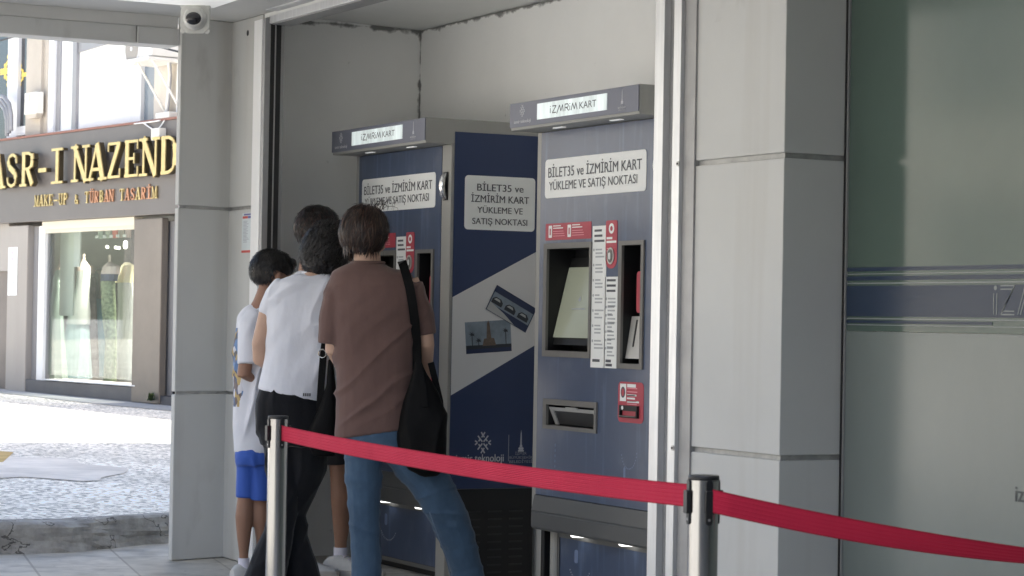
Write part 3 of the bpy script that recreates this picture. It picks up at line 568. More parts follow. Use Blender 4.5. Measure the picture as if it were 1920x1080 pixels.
# surveillance camera on the corner pillar
pd = (V((-10.955, 4.22, 0))-V((-10.882, 3.926, 0))).normalized(); pn = V((pd.y, -pd.x, 0)); PFm = Fr((-10.882, 3.926, 0), pd, pn)
cw = mat('camera_housing', (.55, .55, .52), .45, var=.06, scale=8); cl = mat('camera_dome', (.012, .012, .015), .12)
cq = PD(367, 36, 10.62); pn = -FW; pd = RT; PFm = Fr((cq.x, cq.y, 0), pd, pn); s0, z0_ = 0.0, cq.z; cc = empty('surveillance_camera', PFm.pt(s0, z0_, 0), 'square grey surveillance camera with dark dome hanging from the canopy ceiling by the corner pillar', 'camera')
m = MB(); r_ = .055; m.box((cq.x-.03, cq.y+.01, z0_-.02), (cq.x+.03, cq.y+.06, 2.659), cw)
m.plate(PFm, [(s0+a*r_*1.2, z0_+b*r_*1.2) for a, b in ((-1, -.6), (-.6, -1), (.6, -1), (1, -.6), (1, .6), (.6, 1), (-.6, 1), (-1, .6))], .001, .02, cw)
for a, b in ((-1, -1), (1, -1), (1, 1), (-1, 1)): m.disc(PFm, s0+a*.055, z0_+b*.055, .013, .001, .016, cw, 10)
m.build('mount_plate', cc, bevel=.003)
ctr = PFm.pt(s0, z0_, .02); ax = pn; m = MB(); rings = []
for r2, h in ((.054, 0), (.053, .02), (.047, .045), (.04, .056)):
    rings.append([ctr+ax*h+pd*(r2*math.cos(2*math.pi*k/20))*(1 if abs(math.cos(2*math.pi*k/20)) < .8 else .97)+V((0, 0, r2*math.sin(2*math.pi*k/20))) for k in range(20)])
m.loft(rings, cw); m.build('housing', cc, smooth=True)
m = MB(); rings = []
for k2 in range(7):
    t = math.pi/2*k2/6.3; rings.append([ctr+ax*(.050+.03*math.sin(t))+pd*(.036*math.cos(t)*math.cos(2*math.pi*k/18))+V((0, 0, -.006+.030*math.cos(t)*math.sin(2*math.pi*k/18))) for k in range(18)])
m.loft(rings, cl); m.build('lens_dome', cc, smooth=True)
m = MB(); m.rrect(PFm, s0-.03, s0+.03, z0_+.032, z0_+.044, .005, .06, .02, cw); m.build('visor', cc)
# poster and hole on the strip of wall beside the shutter
a, z1_ = F422.px(455, 400); b_, z0_ = F422.px(478, 473)
pw = mat('poster_paper', (.62, .68, .70), .5, var=.05, scale=20); pbl = mat('poster_blue', (.12, .12, .32), .5); pr_ = mat('poster_red', (.55, .08, .07), .5)
m = MB().rect(F422, a, b_, z0_, z1_, .001, .0015, pw); wd = b_-a; h_ = z1_-z0_
m.rect(F422, a+wd*.15, b_-wd*.12, z1_-h_*.06, z1_-h_*.02, .0026, .0004, pbl); m.rect(F422, a+wd*.05, a+wd*.45, z1_-h_*.14, z1_-h_*.08, .0026, .0004, pr_); m.rect(F422, a+wd*.47, b_-wd*.1, z1_-h_*.14, z1_-h_*.08, .0026, .0004, pbl)
for i in range(16): m.rect(F422, a+wd*.12, a+wd*(.35+.25*random.random()), z1_-h_*(.20+.035*i), z1_-h_*(.215+.035*i), .0026, .0004, klog2)
for i in range(9): m.disc(F422, a+wd*.76, z1_-h_*(.22+.075*i), wd*.09, .0026, .0004, ktx, 8, h_*.024)
m.rect(F422, a, b_, z0_, z0_+h_*.06, .0026, .0004, pr_); o = m.build('poster', None, base=F422.pt(a, z0_, 0)); tag(o, 'small pale notice with red foot on the wall strip beside the shutter post', 'poster')
s_, z_ = F422.px(465, 62); m = MB().disc(F422, s_, z_, .012, .0005, .002, dark, 16, .014); m.build('wall_hole', B)
# ------------------------------------------------------------------ belt barrier
psm = mat('post_steel', (.40, .40, .395), .17, 1, var=.12, scale=3, stretch=(14, 14, .15), bump=.006, bscale=40); pbk = mat('post_black_plastic', (.012, .012, .013), .42); pbs = mat('post_base_steel', (.4, .4, .4), .35, 1)
belt = mat('belt_webbing', (.56, .022, .058), .7, var=.10, scale=5, spec=.25)
belt2 = mat('belt_webbing_rib', (.55, .0215, .057), .75, var=.12, scale=6, spec=.2)
beltedge = mat('belt_stitched_edge', (.34, .012, .03), .8, spec=.2, bump=.3, bscale=300)
n, l, b = nodes(belt); tc = n.new('ShaderNodeTexCoord'); wv = n.new('ShaderNodeTexWave'); wv.bands_direction = 'Z'; wv.inputs['Scale'].default_value = 60; l.new(tc.outputs['UV'], wv.inputs[0])
def stanchion(loc, label, rot):
    S = empty('barrier_post', loc, label, 'barrier post', 'steel belt barrier posts'); x, y, _ = loc; c = (x, y, 0)
    MB().lathe(c, [(.17, .0), (.172, .008), (.165, .016), (.06, .028), (.034, .034), (.0, .034)], pbs, 40).build('base_plate', S, smooth=True)
    MB().lathe(c, [(.0315, .03), (.0315, .878)], psm, 40).build('tube', S, smooth=True)
    m = MB().lathe(c, [(.0317, .877), (.0328, .8785), (.0328, .884), (.0315, .8865), (.0, .8868)], pbk, 40); m.build('cap', S, smooth=True)
    for k in range(4):
        a = rot+k*math.pi/2; u = V((-math.sin(a), math.cos(a), 0)); nn = V((math.cos(a), math.sin(a), 0)); fr = Fr(V(c)+nn*.0285, u, nn)
        m = MB().rrect(fr, -.0075, .0075, .785, .878, .007, 0, .0062, pbk); m.rrect(fr, -.010, .010, .808, .856, .004, .0062, .006, pbk); m.disc(fr, 0, .796, .003, .0062, .001, pbs, 8)
        m.build('belt_clip', S, bevel=.0008)
    return S
def flat(p): return V((p.x, p.y, 0))
pf = flat(PD(523.5, 700, 7.43)); pn_ = flat(PD(1318.5, 950, 4.87)); p3 = pn_+RT*2.55+FW*.06
va = math.atan2(-FW.y, -FW.x)
dirb = (pn_-pf).normalized()
stanchion(pf, 'brushed steel barrier post in front of the people, farther of the two', va+math.radians(28))
stanchion(pn_, 'brushed steel barrier post beside the right column, nearer of the two', va+math.radians(17))
stanchion(p3, 'brushed steel barrier post holding the right end of the sagging belt', va+math.radians(-80))
def make_belt(p, q, sag, tilt, label, n=60):
    m = MB(); vs = []; d = (q-p); h = V((d.x, d.y, 0)).normalized(); side = V((h.y, -h.x, 0))
    if side.dot(FW) > 0: side = -side
    K = 12; th = .0009
    for i in range(n+1):
        t = i/n; c = p+d*t-V((0, 0, 4*t*(1-t)*sag)); tl = tilt(t); wob = .002*math.sin(9*t+1)
        for k in range(K+1):
            w_ = (-.5, -.45, -.36, -.27, -.18, -.09, 0, .09, .18, .27, .36, .45, .5)[k]*.0485; up = V((0, 0, math.cos(tl)))+side*math.sin(tl)*1; nn = side*math.cos(tl)-V((0, 0, math.sin(tl)))
            vs.append(c+up*w_+nn*(wob+.0003*math.cos(k*math.pi)*abs(math.sin(tl))))
    k1 = K+1
    fs = [(i*k1+j, (i+1)*k1+j, (i+1)*k1+j+1, i*k1+j+1) for i in range(n) for j in range(K)]
    m.add(vs, [f for i, f in enumerate(fs) if 0 < i % K < K-1 and i % K % 2], belt); m.add(vs, [f for i, f in enumerate(fs) if 0 < i % K < K-1 and not i % K % 2], belt2); m.add(vs, [f for i, f in enumerate(fs) if i % K in (0, K-1)], beltedge)
    o = m.build('barrier_belt', None, base=(p+q)/2, smooth=True, ang=80)
    s = o.modifiers.new('thick', 'SOLIDIFY'); s.thickness = th; s.offset = 0
    return tag(o, label, 'barrier belt', 'red barrier belts')
a0 = PD(1336, 940, 4.835); a0.z = .836
make_belt(V((pf.x, pf.y, .834))+dirb*.036, V((pn_.x, pn_.y, .840))-dirb*.040, .016, lambda t: .10*math.sin(t*math.pi), 'red webbing belt stretched between the two steel barrier posts')
make_belt(a0, V((p3.x, p3.y, .832))-(p3-pn_).normalized()*.04, .133, lambda t: min(1, t/.27)**1.4*.78 if t < .7 else .78*(1-t)/.3, 'red webbing belt sagging to the right from the nearer steel post')
# ------------------------------------------------------------------ dress shop across the side street
shm = mat('fascia_panel', (.135, .122, .115), .42, .25, var=.08, scale=1.2); pilm = mat('pier_panel', (.34, .315, .29), .5, .2, var=.10, scale=1.5, stretch=(1, 1, .3)); brz = mat('bronze_panel', (.20, .175, .15), .5, .4, var=.10, scale=2)
basem = mat('base_panel', (.085, .085, .095), .45, .2, var=.2, scale=3); wfr = mat('white_frame', (.80, .80, .80), .45); crm = mat('cream_frame', (.66, .62, .52), .5); gfr = mat('grey_frame', (.30, .30, .31), .4, .3)
beige = mat('beige_render', (.50, .455, .39), .85, var=.12, scale=2); curt = mat('white_blind', (.86, .86, .85), .7); dgl = mat('dark_window', (.035, .037, .042), .06, spec=.7); bgl = mat('pale_window', (.20, .24, .28), .06, spec=.7)
gold = mat('gold_letter', (.72, .56, .26), .30, .85, var=.25, scale=9); goldp = mat('gold_print', (.80, .58, .12), .5); redl = mat('red_gold_letter', (.60, .30, .17), .4, .5, var=.3, scale=6)
upw = mat('shop_upper_render', (.60, .56, .50), .85, var=.12)
SH = empty('dress_shop', SHOP.pt(0, 0.15, -1), 'dress shop across the side street with gold letters on a grey fascia', 'shop')
def sr(m, x0, y0, x1, y1, n, th, mt):
    a, z1 = SHOP.px(x0, y0, n+th); b, z0 = SHOP.px(x1, y1, n+th); return m.rect(SHOP, a, b, z0, z1, n, th, mt)
ft = SHOP.px(0, 262, .15); fb = SHOP.px(0, 418, .15); sl_, sr_ = -4.5, 4.2
ZT, ZB = SHOP.px(165, 244, .15)[1], SHOP.px(165, 409.5, .15)[1]
sRt = SHOP.px(345, 400, 0)[0]+.35
# body: upper storeys and side walls leaving the shop open at the front
m = MB().rect(SHOP, -9, 14, ZT+.002, 11, -9, 8.86, upw).rect(SHOP, -9, sl_, -.3, ZT, -9, 8.86, upw).rect(SHOP, sRt+.5, 14, -.3, ZT, -9, 8.86, upw).rect(SHOP, sl_+.001, sRt+.499, -.3, ZT, -3.4, .1, upw).rect(SHOP, sl_+.001, sRt+.499, ZB+.12, ZT, -3.299, 3.15, upw)
m.build('building_body', SH)
m = MB().rect(SHOP, sl_, sRt+1.5, ZB, ZT, -.14, .29, shm); m.rect(SHOP, sl_, sRt+1.5, ZT+.001, ZT+.03, -.1, .26, mat('fascia_flashing', (.25, .12, .09), .7)); m.build('fascia', SH, bevel=.006)
# raised gold serif letters drawn stroke by stroke
ldk = mat('letter_return_bronze', (.055, .042, .022), .5, .3)
GL = {'I': [([(.5, 0), (.5, 1)], .30)], 'N': [([(.14, 0), (.14, 1)], .13), ([(.10, 1), (.86, 0)], .25), ([(.88, 0), (.88, 1)], .13)],
 'A': [([(.10, 0), (.50, 1)], .12), ([(.50, 1), (.86, 0)], .26), ([(.24, .30), (.70, .30)], .10)], 'Z': [([(.08, .95), (.90, .95)], .10), ([(.82, .95), (.16, .05)], .25), ([(.08, .05), (.92, .05)], .10), ([(.10, .95), (.10, .74)], .09), ([(.91, .05), (.91, .27)], .09)],
 'E': [([(.24, 0), (.24, 1)], .26), ([(.1, .955), (.90, .955)], .09), ([(.1, .045), (.92, .045)], .09), ([(.24, .5), (.70, .5)], .09), ([(.88, .95), (.88, .74)], .08), ([(.90, .05), (.90, .28)], .08), ([(.69, .36), (.69, .64)], .08)],
 'D': [([(.22, 0), (.22, 1)], .26), ([(.1, .955), (.5, .955), (.72, .88), (.82, .72)], .10), ([(.82, .78), (.86, .5), (.82, .22)], .26), ([(.82, .28), (.72, .12), (.5, .045), (.1, .045)], .10)],
 'S': [([(.84, .70), (.80, .88), (.55, .96), (.26, .90), (.18, .76)], .12), ([(.18, .80), (.26, .62), (.72, .42), (.82, .26)], .25), ([(.82, .28), (.76, .10), (.46, .04), (.20, .12), (.14, .30)], .12)],
 'R': [([(.22, 0), (.22, 1)], .25), ([(.1, .955), (.55, .955), (.78, .88)], .10), ([(.78, .92), (.82, .75), (.76, .56)], .22), ([(.78, .58), (.55, .50), (.22, .50)], .10), ([(.50, .50), (.84, .04)], .24)],
 'M': [([(.10, 0), (.10, 1)], .10), ([(.10, 1), (.5, .05)], .17), ([(.5, .05), (.90, 1)], .10), ([(.90, 0), (.90, 1)], .17)], 'K': [([(.2, 0), (.2, 1)], .2), ([(.25, .42), (.85, 1)], .10), ([(.42, .58), (.88, 0)], .2)],
 'U': [([(.2, 1), (.2, .25), (.35, .05), (.65, .05), (.82, .25), (.82, 1)], .15)], 'P': [([(.22, 0), (.22, 1)], .22), ([(.1, .95), (.6, .95), (.82, .75), (.6, .48), (.22, .48)], .15)],
 'T': [([(.5, 0), (.5, 1)], .22), ([(.08, .95), (.92, .95)], .10), ([(.09, .95), (.09, .72)], .08), ([(.91, .95), (.91, .72)], .08)], 'B': [([(.22, 0), (.22, 1)], .22), ([(.1, .95), (.6, .95), (.78, .75), (.6, .53), (.22, .53)], .14), ([(.6, .53), (.85, .3), (.62, .05), (.1, .05)], .16)],
 '&': [([(.9, 0), (.25, .75), (.4, .97), (.6, .8), (.2, .3), (.35, .03), (.65, .1), (.85, .42)], .15)], '-': [([(.05, .42), (.95, .42)], .16)]}
SER = {'I': [(.5, 0), (.5, 1)], 'N': [(.14, 0), (.12, 1), (.88, 1)], 'A': [(.10, 0), (.86, 0)], 'R': [(.22, 0)], 'M': [(.1, 0), (.9, 0)], 'K': [(.2, 0), (.2, 1), (.88, 0)], 'P': [(.22, 0)], 'T': [(.5, 0)], 'U': [(.2, 1), (.82, 1)], 'E': [], 'D': []}
def glyph(mb, ch, a0, a1, z0, h, n, th, mt):
    c = {'Ü': 'U', 'İ': 'I'}.get(ch, ch); w_ = a1-a0; k = 0
    for pts, sw in GL[c]: mb.stroke(SHOP, [(a0+p*w_, z0+q*h) for p, q in pts], sw*.82*(w_ if c != '-' else h*.9), n+k*.0011, th, mt); k += 1
    for p, q in SER.get(c, []):
        x_ = a0+p*w_; hw = w_*(.24 if c != 'I' else .5); zq = z0+q*h+(-.035*h if q == 1 else .035*h); mb.rect(SHOP, x_-hw, x_+hw, zq-.035*h, zq+.035*h, n+k*.0011, th, mt)
    if ch == 'Ü':
        for p in (.32, .7): mb.rect(SHOP, a0+(p-.09)*w_, a0+(p+.09)*w_, z0+h*1.07, z0+h*1.2, n, th, mt)
    if ch == 'İ': mb.rect(SHOP, a0+.36*w_, a0+.64*w_, z0+h*1.07, z0+h*1.2, n, th, mt)
nL = .27
zb0, zb1 = SHOP.px(110, 344, nL)[1], SHOP.px(110, 277.5, nL)[1]
for ch, x0, x1 in (('A', -17, 8), ('S', 10.5, 34), ('R', 38, 65), ('-', 71, 87), ('I', 96, 117), ('N', 136, 164), ('A', 164, 197), ('Z', 200, 227), ('E', 230, 261), ('N', 264, 295), ('D', 298, 333), ('E', 337, 366)):
    m = MB(); glyph(m, ch, SHOP.px(x0, 310, nL)[0], SHOP.px(x1, 310, nL)[0], zb0, zb1-zb0, nL-.015, .014, gold); glyph(m, ch, SHOP.px(x0, 310, nL)[0]+.002, SHOP.px(x1, 310, nL)[0]-.002, zb0+.002, zb1-zb0-.004, nL-.075, .055, ldk); 
    q0 = SHOP.px((x0+x1)/2, 310, .2)[0]
    for dz in (.25, .72) if ch != '-' else (.42,): m.rect(SHOP, q0-.012, q0+.012, zb0+(zb1-zb0)*dz-.01, zb0+(zb1-zb0)*dz+.01, .151, .032, basem)
    m.build('sign_letter', SH)
zs0, zs1 = SHOP.px(175, 379.5, .19)[1], SHOP.px(175, 357.5, .19)[1]
for txt, x0, x1 in (('MAKE-UP', 61, 124), ('&', 135, 144), ('TÜRBAN', 155, 210), ('TASARİM', 220, 291)):
    a0, a1 = SHOP.px(x0, 372, .19)[0], SHOP.px(x1, 372, .19)[0]; st_ = (a1-a0)/len(txt)
    for i, ch in enumerate(txt):
        m = MB(); glyph(m, ch, a0+st_*(i+.06), a0+st_*(i+.94), zs0, (zs1-zs0)*(.8 if ch == '&' else 1), .152, .016, gold if x0 < 100 or i % 3 == 0 else redl); m.build('sign_letter', SH)
# ground floor front
ZF = lambda x, y, n=0: SHOP.px(x, y, n)[1]
m = MB(); sr(m, 15.5, 424, 46, 737, .0, .10, pilm); m.build('pier', SH, bevel=.01)
m = MB(); sr(m, 252, 411, 297, 758, .02, .09, brz); m.build('pier', SH, bevel=.01)
m = MB(); sr(m, -60, 422, 15, 508, -.05, .10, pilm); m.build('pier', SH)
m = MB(); sr(m, -60, 508, 15, 734, -.05, .04, mat('door_brown', (.13, .105, .09), .4, var=.3, scale=2)); m.build('door', SH)
m = MB(); sr(m, 46.2, 711, 251.8, 756, -.04, .13, basem); m.build('base_panel', SH, bevel=.005)
m = MB(); sr(m, 298, 742, 350, 765, -.04, .13, basem); sr(m, 298, 415, 306, 742, -.05, .06, gfr); sr(m, 306.2, 415, 350, 742, -.05, .02, mat('door_black', (.02, .02, .02), .25)); sr(m, 318, 415, 321, 742, -.03, .02, gfr); m.build('door', SH)
m = MB(); sr(m, 46.3, 425, 60, 712, -.05, .03, dark); sr(m, 60.3, 425, 66, 712, -.05, .06, gfr); sr(m, 66.3, 425, 73, 712, -.05, .03, dark); sr(m, 73.2, 424, 79, 716, -.05, .08, wfr); sr(m, 79.2, 426, 86, 712, -.06, .05, gfr); m.build('window_frame', SH)
m = MB(); sr(m, 79.2, 416, 251.5, 422.5, -.05, .12, crm); sr(m, 86.2, 423, 251.5, 429.5, -.05, .07, crm); m.build('window_head', SH)
m = MB(); sr(m, 79, 712.5, 251.5, 722.5, -.3, .42, wfr); m.build('window_sill', SH, bevel=.008)
gls = bpy.data.materials.new('shop_glass'); gls.use_nodes = True; n = gls.node_tree.nodes; l = gls.node_tree.links; n.remove(n['Principled BSDF'])
tr = n.new('ShaderNodeBsdfTransparent'); tr.inputs[0].default_value = (.86, .90, .88, 1); gg = n.new('ShaderNodeBsdfGlossy'); gg.inputs['Roughness'].default_value = .015; fr_ = n.new('ShaderNodeLayerWeight'); fr_.inputs[0].default_value = .5; mx = n.new('ShaderNodeMixShader')
f2 = mth(n, l, 'ADD', mth(n, l, 'MULTIPLY', mth(n, l, 'POWER', fr_.outputs[1], 4.0), .75), .05, True); l.new(f2, mx.inputs[0]); l.new(tr.outputs[0], mx.inputs[1]); l.new(gg.outputs[0], mx.inputs[2]); l.new(mx.outputs[0], n['Material Output'].inputs[0])
m = MB(); sr(m, 86.3, 428, 251.5, 713, -.045, .012, gls); m.build('window_glass', SH)
inm = mat('shop_interior_wall', (.055, .047, .043), .7, var=.3, scale=2); inf = mat('shop_interior_floor', (.16, .15, .14), .3)
m = MB().rect(SHOP, sl_+.01, sRt+.48, -.3, ZB+.10, -2.6, .05, inm).rect(SHOP, sl_+.01, sRt+.48, ZB+.055, ZB+.11, -2.54, 2.4, mat('shop_ceiling', (.3, .3, .3), .7)).rect(SHOP, sl_+.01, sRt+.48, -.1, ZF(160, 718, -.06), -2.54, 2.3, inf); m.build('display_room', SH)
m = MB(); sr(m, 114, 430, 136, 592, -.30, .02, mat('reflection_white', (.75, .76, .70), .8)); m.build('reflection_band', SH)  # added white strip imitating a bright vertical reflection on the pane
m = MB(); sr(m, 139, 430, 149, 500, -.30, .02, wfr); m.build('reflection_band', SH)  # second white strip of the same imitated reflection
lamp = mat('shop_lamp', (1, .93, .8), .4, emit=3.0)
for x, y, r in ((100, 460, .045), (237, 459, .055), (203, 463, .02), (219, 464, .02), (224.5, 465, .02), (96, 492, .012)):
    a, z = SHOP.px(x, y, -1.5); m = MB(); m.disc(SHOP, a, z, r*.6, -1.5, .03, lamp, 14, r*1.0); o = m.build('spotlight', SH)
# what stands in the window
def figure(label, rings, n, dress, skin=None, extra=None, base=None):
    px0, py0 = rings[-1][0], rings[-1][1]; a, z = SHOP.px(px0, py0, n); M_ = empty('mannequin', SHOP.pt(a, z, n), label, 'mannequin', 'mannequins in the shop window')
    k = 29.0/FPX
    def lof(rs, mt, nm):
        m = MB(); R_ = []
        for (x, y, w_) in rs:
            a, z = SHOP.px(x, y, n); hw = w_*k*1.72
            R_.append([SHOP.pt(a+hw*math.cos(2*math.pi*i/24)*(1+.05*math.sin(i*3.3+z*2)), z, n+hw*.5*math.sin(2*math.pi*i/24)*(1+.07*math.sin(i*2.5))) for i in range(24)])
        m.loft(R_, mt); m.build(nm, M_, smooth=True)
    lof(rings, dress, 'dress')
    if skin: lof(skin, skm, 'bust')
    for rs, mt, nm in extra or (): lof(rs, mt, nm)
skm = mat('mannequin_skin', (.62, .50, .44), .5); skw = mat('mannequin_white', (.75, .74, .72), .4)
mint = mat('mint_tulle', (.45, .55, .50), .9, var=.15, scale=6, stretch=(4, 4, .4)); wdr = mat('white_dress', (.80, .82, .82), .9, var=.08, scale=6); pbl_ = mat('pale_blue_tulle', (.52, .68, .72), .9, var=.15, scale=6, stretch=(4, 4, .4)); grn = mat('green_sequins', (.30, .36, .22), .35, var=.75, scale=26, bump=.5, bscale=50); lace = mat('grey_lace', (.13, .11, .105), .8, var=.6, scale=12); ylw = mat('cream_dress', (.72, .64, .40), .8, var=.1, scale=5); pnk = mat('pink_blouse', (.72, .58, .58), .7); nvy = mat('navy_sash', (.03, .04, .12), .6); tea = mat('teal_dress', (.10, .22, .26), .8, var=.2)
figure('headless shop mannequin in a wide mint tulle gown at the window left', [(112, 500, 3), (110, 512, 8), (106, 525, 8), (107, 545, 9), (102, 580, 15), (97, 640, 24), (93, 714, 34)], -.62, mint, [(113, 482, 2), (113, 494, 2), (113, 499, 5), (111, 506, 8)])
figure('pale mannequin in a white top over a long light blue skirt', [(157, 508, 13), (156, 530, 13), (153, 555, 14), (149, 585, 20), (146, 608, 22)], -.95, wdr, [(157, 476, 2.5), (157, 488, 3), (157, 493, 7), (157, 500, 12.5), (157, 509, 13)], [([(146, 606, 20), (143, 640, 25), (138, 680, 32), (134, 714, 38)], pbl_, 'skirt')])
figure('mannequin in a green sequined gown with pink blouse and navy sash', [(202, 527, 13), (203, 550, 13), (204, 580, 13), (206, 610, 12), (208, 640, 10), (206, 714, 12)], -.70, grn, [(206, 478, 3), (206, 494, 3)], [([(206, 492, 4), (209, 500, 16), (207, 514, 17)], pnk, 'blouse'), ([(206, 513, 16), (204, 527, 15)], nvy, 'sash')])
figure('mannequin in a cream dress with a puffed top at the window right', [(238, 492, 4), (240, 498, 12), (237, 512, 15), (231, 530, 22)], -1.0, ylw, None, [([(236, 529, 15), (238, 600, 17), (242, 714, 26)], mat('white_tulle', (.52, .53, .52), .9, var=.3, scale=9, stretch=(5, 5, .3)), 'skirt')])
figure('mannequin in a dark lace dress behind the pale blue skirt', [(172, 520, 9), (171, 560, 10), (170, 620, 13), (166, 670, 19), (160, 714, 26)], -1.5, lace, [(172, 498, 4), (172, 512, 6)])
figure('mannequin in a dark teal dress behind the green gown', [(187, 560, 9), (186, 620, 14), (184, 714, 22)], -1.7, tea, None)
cols = [(.34, .40, .33), (.42, .46, .38), (.70, .12, .08), (.42, .33, .28), (.45, .32, .28)]
for i, x in enumerate((189, 203, 216, 228, 241)):
    m = MB(); mt = mat('hanging_cloth', cols[i], .85, var=.15, scale=9); R_ = []
    for y, w_ in ((424, 4), (429, 6.5), (438, 6.2), (447.5, 6)):
        a, z = SHOP.px(x, y-i*.6, -.5); hw = w_*47/FPX; R_.append([SHOP.pt(a+hw*math.cos(2*math.pi*j/14), z, -.5+hw*.4*math.sin(2*math.pi*j/14)) for j in range(14)])
    m.loft(R_, mt); a, z = SHOP.px(x, 445-i*.6, -.5); m.rect(SHOP, a-.04, a+.04, z-.015, z+.02, -.45, .01, wfr)
    o = m.build('hanging_garment', None, base=SHOP.pt(a, z, -.5), smooth=True)
    tag(o, ('grey green garment leftmost of those hung at the window top', 'pale green garment hung second from the left at the window top', 'bright red garment hung at the window top', 'brown garment hung right of the red one', 'rosy brown garment rightmost at the window top')[i], 'garment', 'garments hung along the window head')
rd = random.Random(8); gc = [(.10, .05, .05), (.06, .07, .10), (.20, .16, .13), (.12, .02, .03), (.05, .09, .08), (.25, .24, .22), (.09, .07, .10), (.30, .22, .08)]
gms = [mat('rack_cloth', c, .85, var=.35, scale=8) for c in gc]
gl_ = ['dark plum', 'slate blue', 'taupe', 'dark red', 'bottle green', 'pale grey', 'dusky violet', 'ochre']
sd_ = ['at the left end of the back rack', 'second from the left on the back rack', 'left of the middle of the back rack', 'in the middle of the back rack', 'right of the middle of the back rack', 'third from the right on the back rack', 'second from the right on the back rack', 'at the right end of the back rack']
for i in range(8):
    m = MB(); x = 94+i*21+rd.uniform(-3, 3); R_ = []
    for y, w_ in ((508, 2), (513, 8), (540, 9), (600, 10), (660+rd.uniform(-30, 30), 12)):
        a, z = SHOP.px(x, y, -2.0); hw = w_*44/FPX; R_.append([SHOP.pt(a+hw*math.cos(2*math.pi*j/16)*(1+.12*math.sin(j*2.7+y)), z, -2.0+hw*.35*math.sin(2*math.pi*j/16)) for j in range(16)])
    m.loft(R_, gms[i]); o = m.build('rack_garment', None, base=SHOP.pt(a, z, -2.0), smooth=True); tag(o, gl_[i]+' garment hanging '+sd_[i], 'garment', 'garments on the rack behind the mannequins')
m = MB(); a0_, z_ = SHOP.px(86, 506, -2.0); a1_, _ = SHOP.px(254, 506, -2.0); m.tube([SHOP.pt(a0_, z_, -2.0), SHOP.pt(a1_, z_, -2.0)], .012, gfr, 8); m.build('clothes_rail', SH)
# upper storey behind and above the fascia
NU = -.14
m = MB()
for (x0, y0, x1, y1, th, mt, nm) in ((-50, 20, 17, 275, .02, dgl, 'dark_pane'), (17, 20, 31, 262, .07, wfr, 'white_mullion'), (31, 20, 52, 258, .02, dgl, 'dark_pane'), (52, 20, 75, 262, .14, beige, 'wall_strip'), (75, 20, 87.5, 258, .10, beige, 'wall_strip'), (87.5, 20, 98.5, 255, .09, wfr, 'white_mullion'), (98.5, 20, 111, 252, .05, gfr, 'frame_strip'), (111, 20, 138, 252, .03, curt, 'white_blind'), (138, 20, 141, 250, .07, gfr, 'frame_strip'), (141, 20, 248, 249, .025, curt, 'white_blind'), (248, 20, 263, 242, .07, wfr, 'white_mullion'), (263, 20, 292, 240, .02, bgl, 'pale_pane'), (292, 20, 316, 238, .07, upw, 'wall_strip'), (316, 20, 334, 236, .10, beige, 'wall_strip'), (334, 20, 339, 236, .12, wfr, 'white_mullion'), (339, 20, 420, 236, .08, beige, 'wall_strip')):
    m = MB(); a, z1 = SHOP.px(x0, y0, NU+th); b_, _ = SHOP.px(x1, y1, NU+th); m.rect(SHOP, a+.001, b_-.001, ZT+.032, 5.5, NU+.002, th, mt); m.build(nm, SH)
m = MB(); sr(m, 98.5, 247, 138, 252, NU+.031, .10, wfr); m.build('window_sill', SH); m = MB(); sr(m, 31, 238, 52, 252, NU+.03, .10, wfr); m.build('window_sill', SH); m = MB(); sr(m, 263, 232, 330, 238, NU+.03, .12, wfr); m.build('window_sill', SH)
m = MB(); a, z = SHOP.px(141, 100, NU+.06); b_, z2 = SHOP.px(240, 70, NU+.06); m.plate(SHOP, [(a, z), (b_, z2), (b_, z2+.5), (a, z2+.5)], NU+.03, .02, gfr); m.build('shade_panel', SH)
def orn(cx, cy, sgn, s):
    m = MB(); a, z = SHOP.px(cx, cy, NU+.03); w_ = s
    for zz in (1, -1):
        pts = [(a+w_*(.1+.75*math.sin(t*.45)), z+zz*w_*(.10+.55*t/4+.25*math.sin(t*.9))) for t in (0, .7, 1.4, 2.2, 3.0, 3.8)]
        m.stroke(SHOP, [(a+(q[0]-a)*sgn, q[1]) for q in pts], .05*s/.18, NU+.0225, .002, goldp); m.disc(SHOP, a+sgn*w_*.75, z+zz*w_*1.0, w_*.17, NU+.0235, .002, goldp, 10); m.disc(SHOP, a+sgn*w_*.2, z+zz*w_*.42, w_*.14, NU+.024, .002, goldp, 10)
    m.rect(SHOP, a-w_*.55, a+w_*.75, z-w_*.22, z+w_*.22, NU+.0245, .002, goldp); m.build('gold_ornament', SH)
orn(6, 134, 1, .19); orn(44, 140, -1, .13)
# boxes, cables and the outdoor unit
acw = mat('unit_white', (.78, .77, .73), .5, var=.06, scale=5); acd = mat('unit_fan_grille', (.30, .28, .25), .5)
AC = empty('air_conditioner', SHOP.pt(SHOP.px(260, 120, .3)[0], SHOP.px(260, 118, .3)[1], .1), 'white outdoor air conditioner on a bracket above the fascia', 'air conditioner')
a0, zc = SHOP.px(231, 113, .40); a1, _ = SHOP.px(284, 104, .40); m = MB().rect(SHOP, a0, a1, zc, zc+.62, -.02, .42, acw); m.build('casing', AC, bevel=.012)
cx, cz = SHOP.px(249, 92, .40); m = MB().disc(SHOP, cx, cz, .185, .401, .012, wfr, 28, .19); m.disc(SHOP, cx, cz, .168, .4135, .003, acd, 28, .172)
m.disc(SHOP, cx, cz, .025, .417, .006, wfr, 14); m.build('fan_grille', AC)
m = MB(); sr(m, 274, 60, 276.5, 84, .401, .002, mat('unit_red_mark', (.7, .05, .06), .5)); m.build('red_mark', AC)
m = MB().rect(SHOP, a0-.02, a1+.01, zc-.05, zc-.012, -.02, .46, acw); m.build('bracket_shelf', AC)
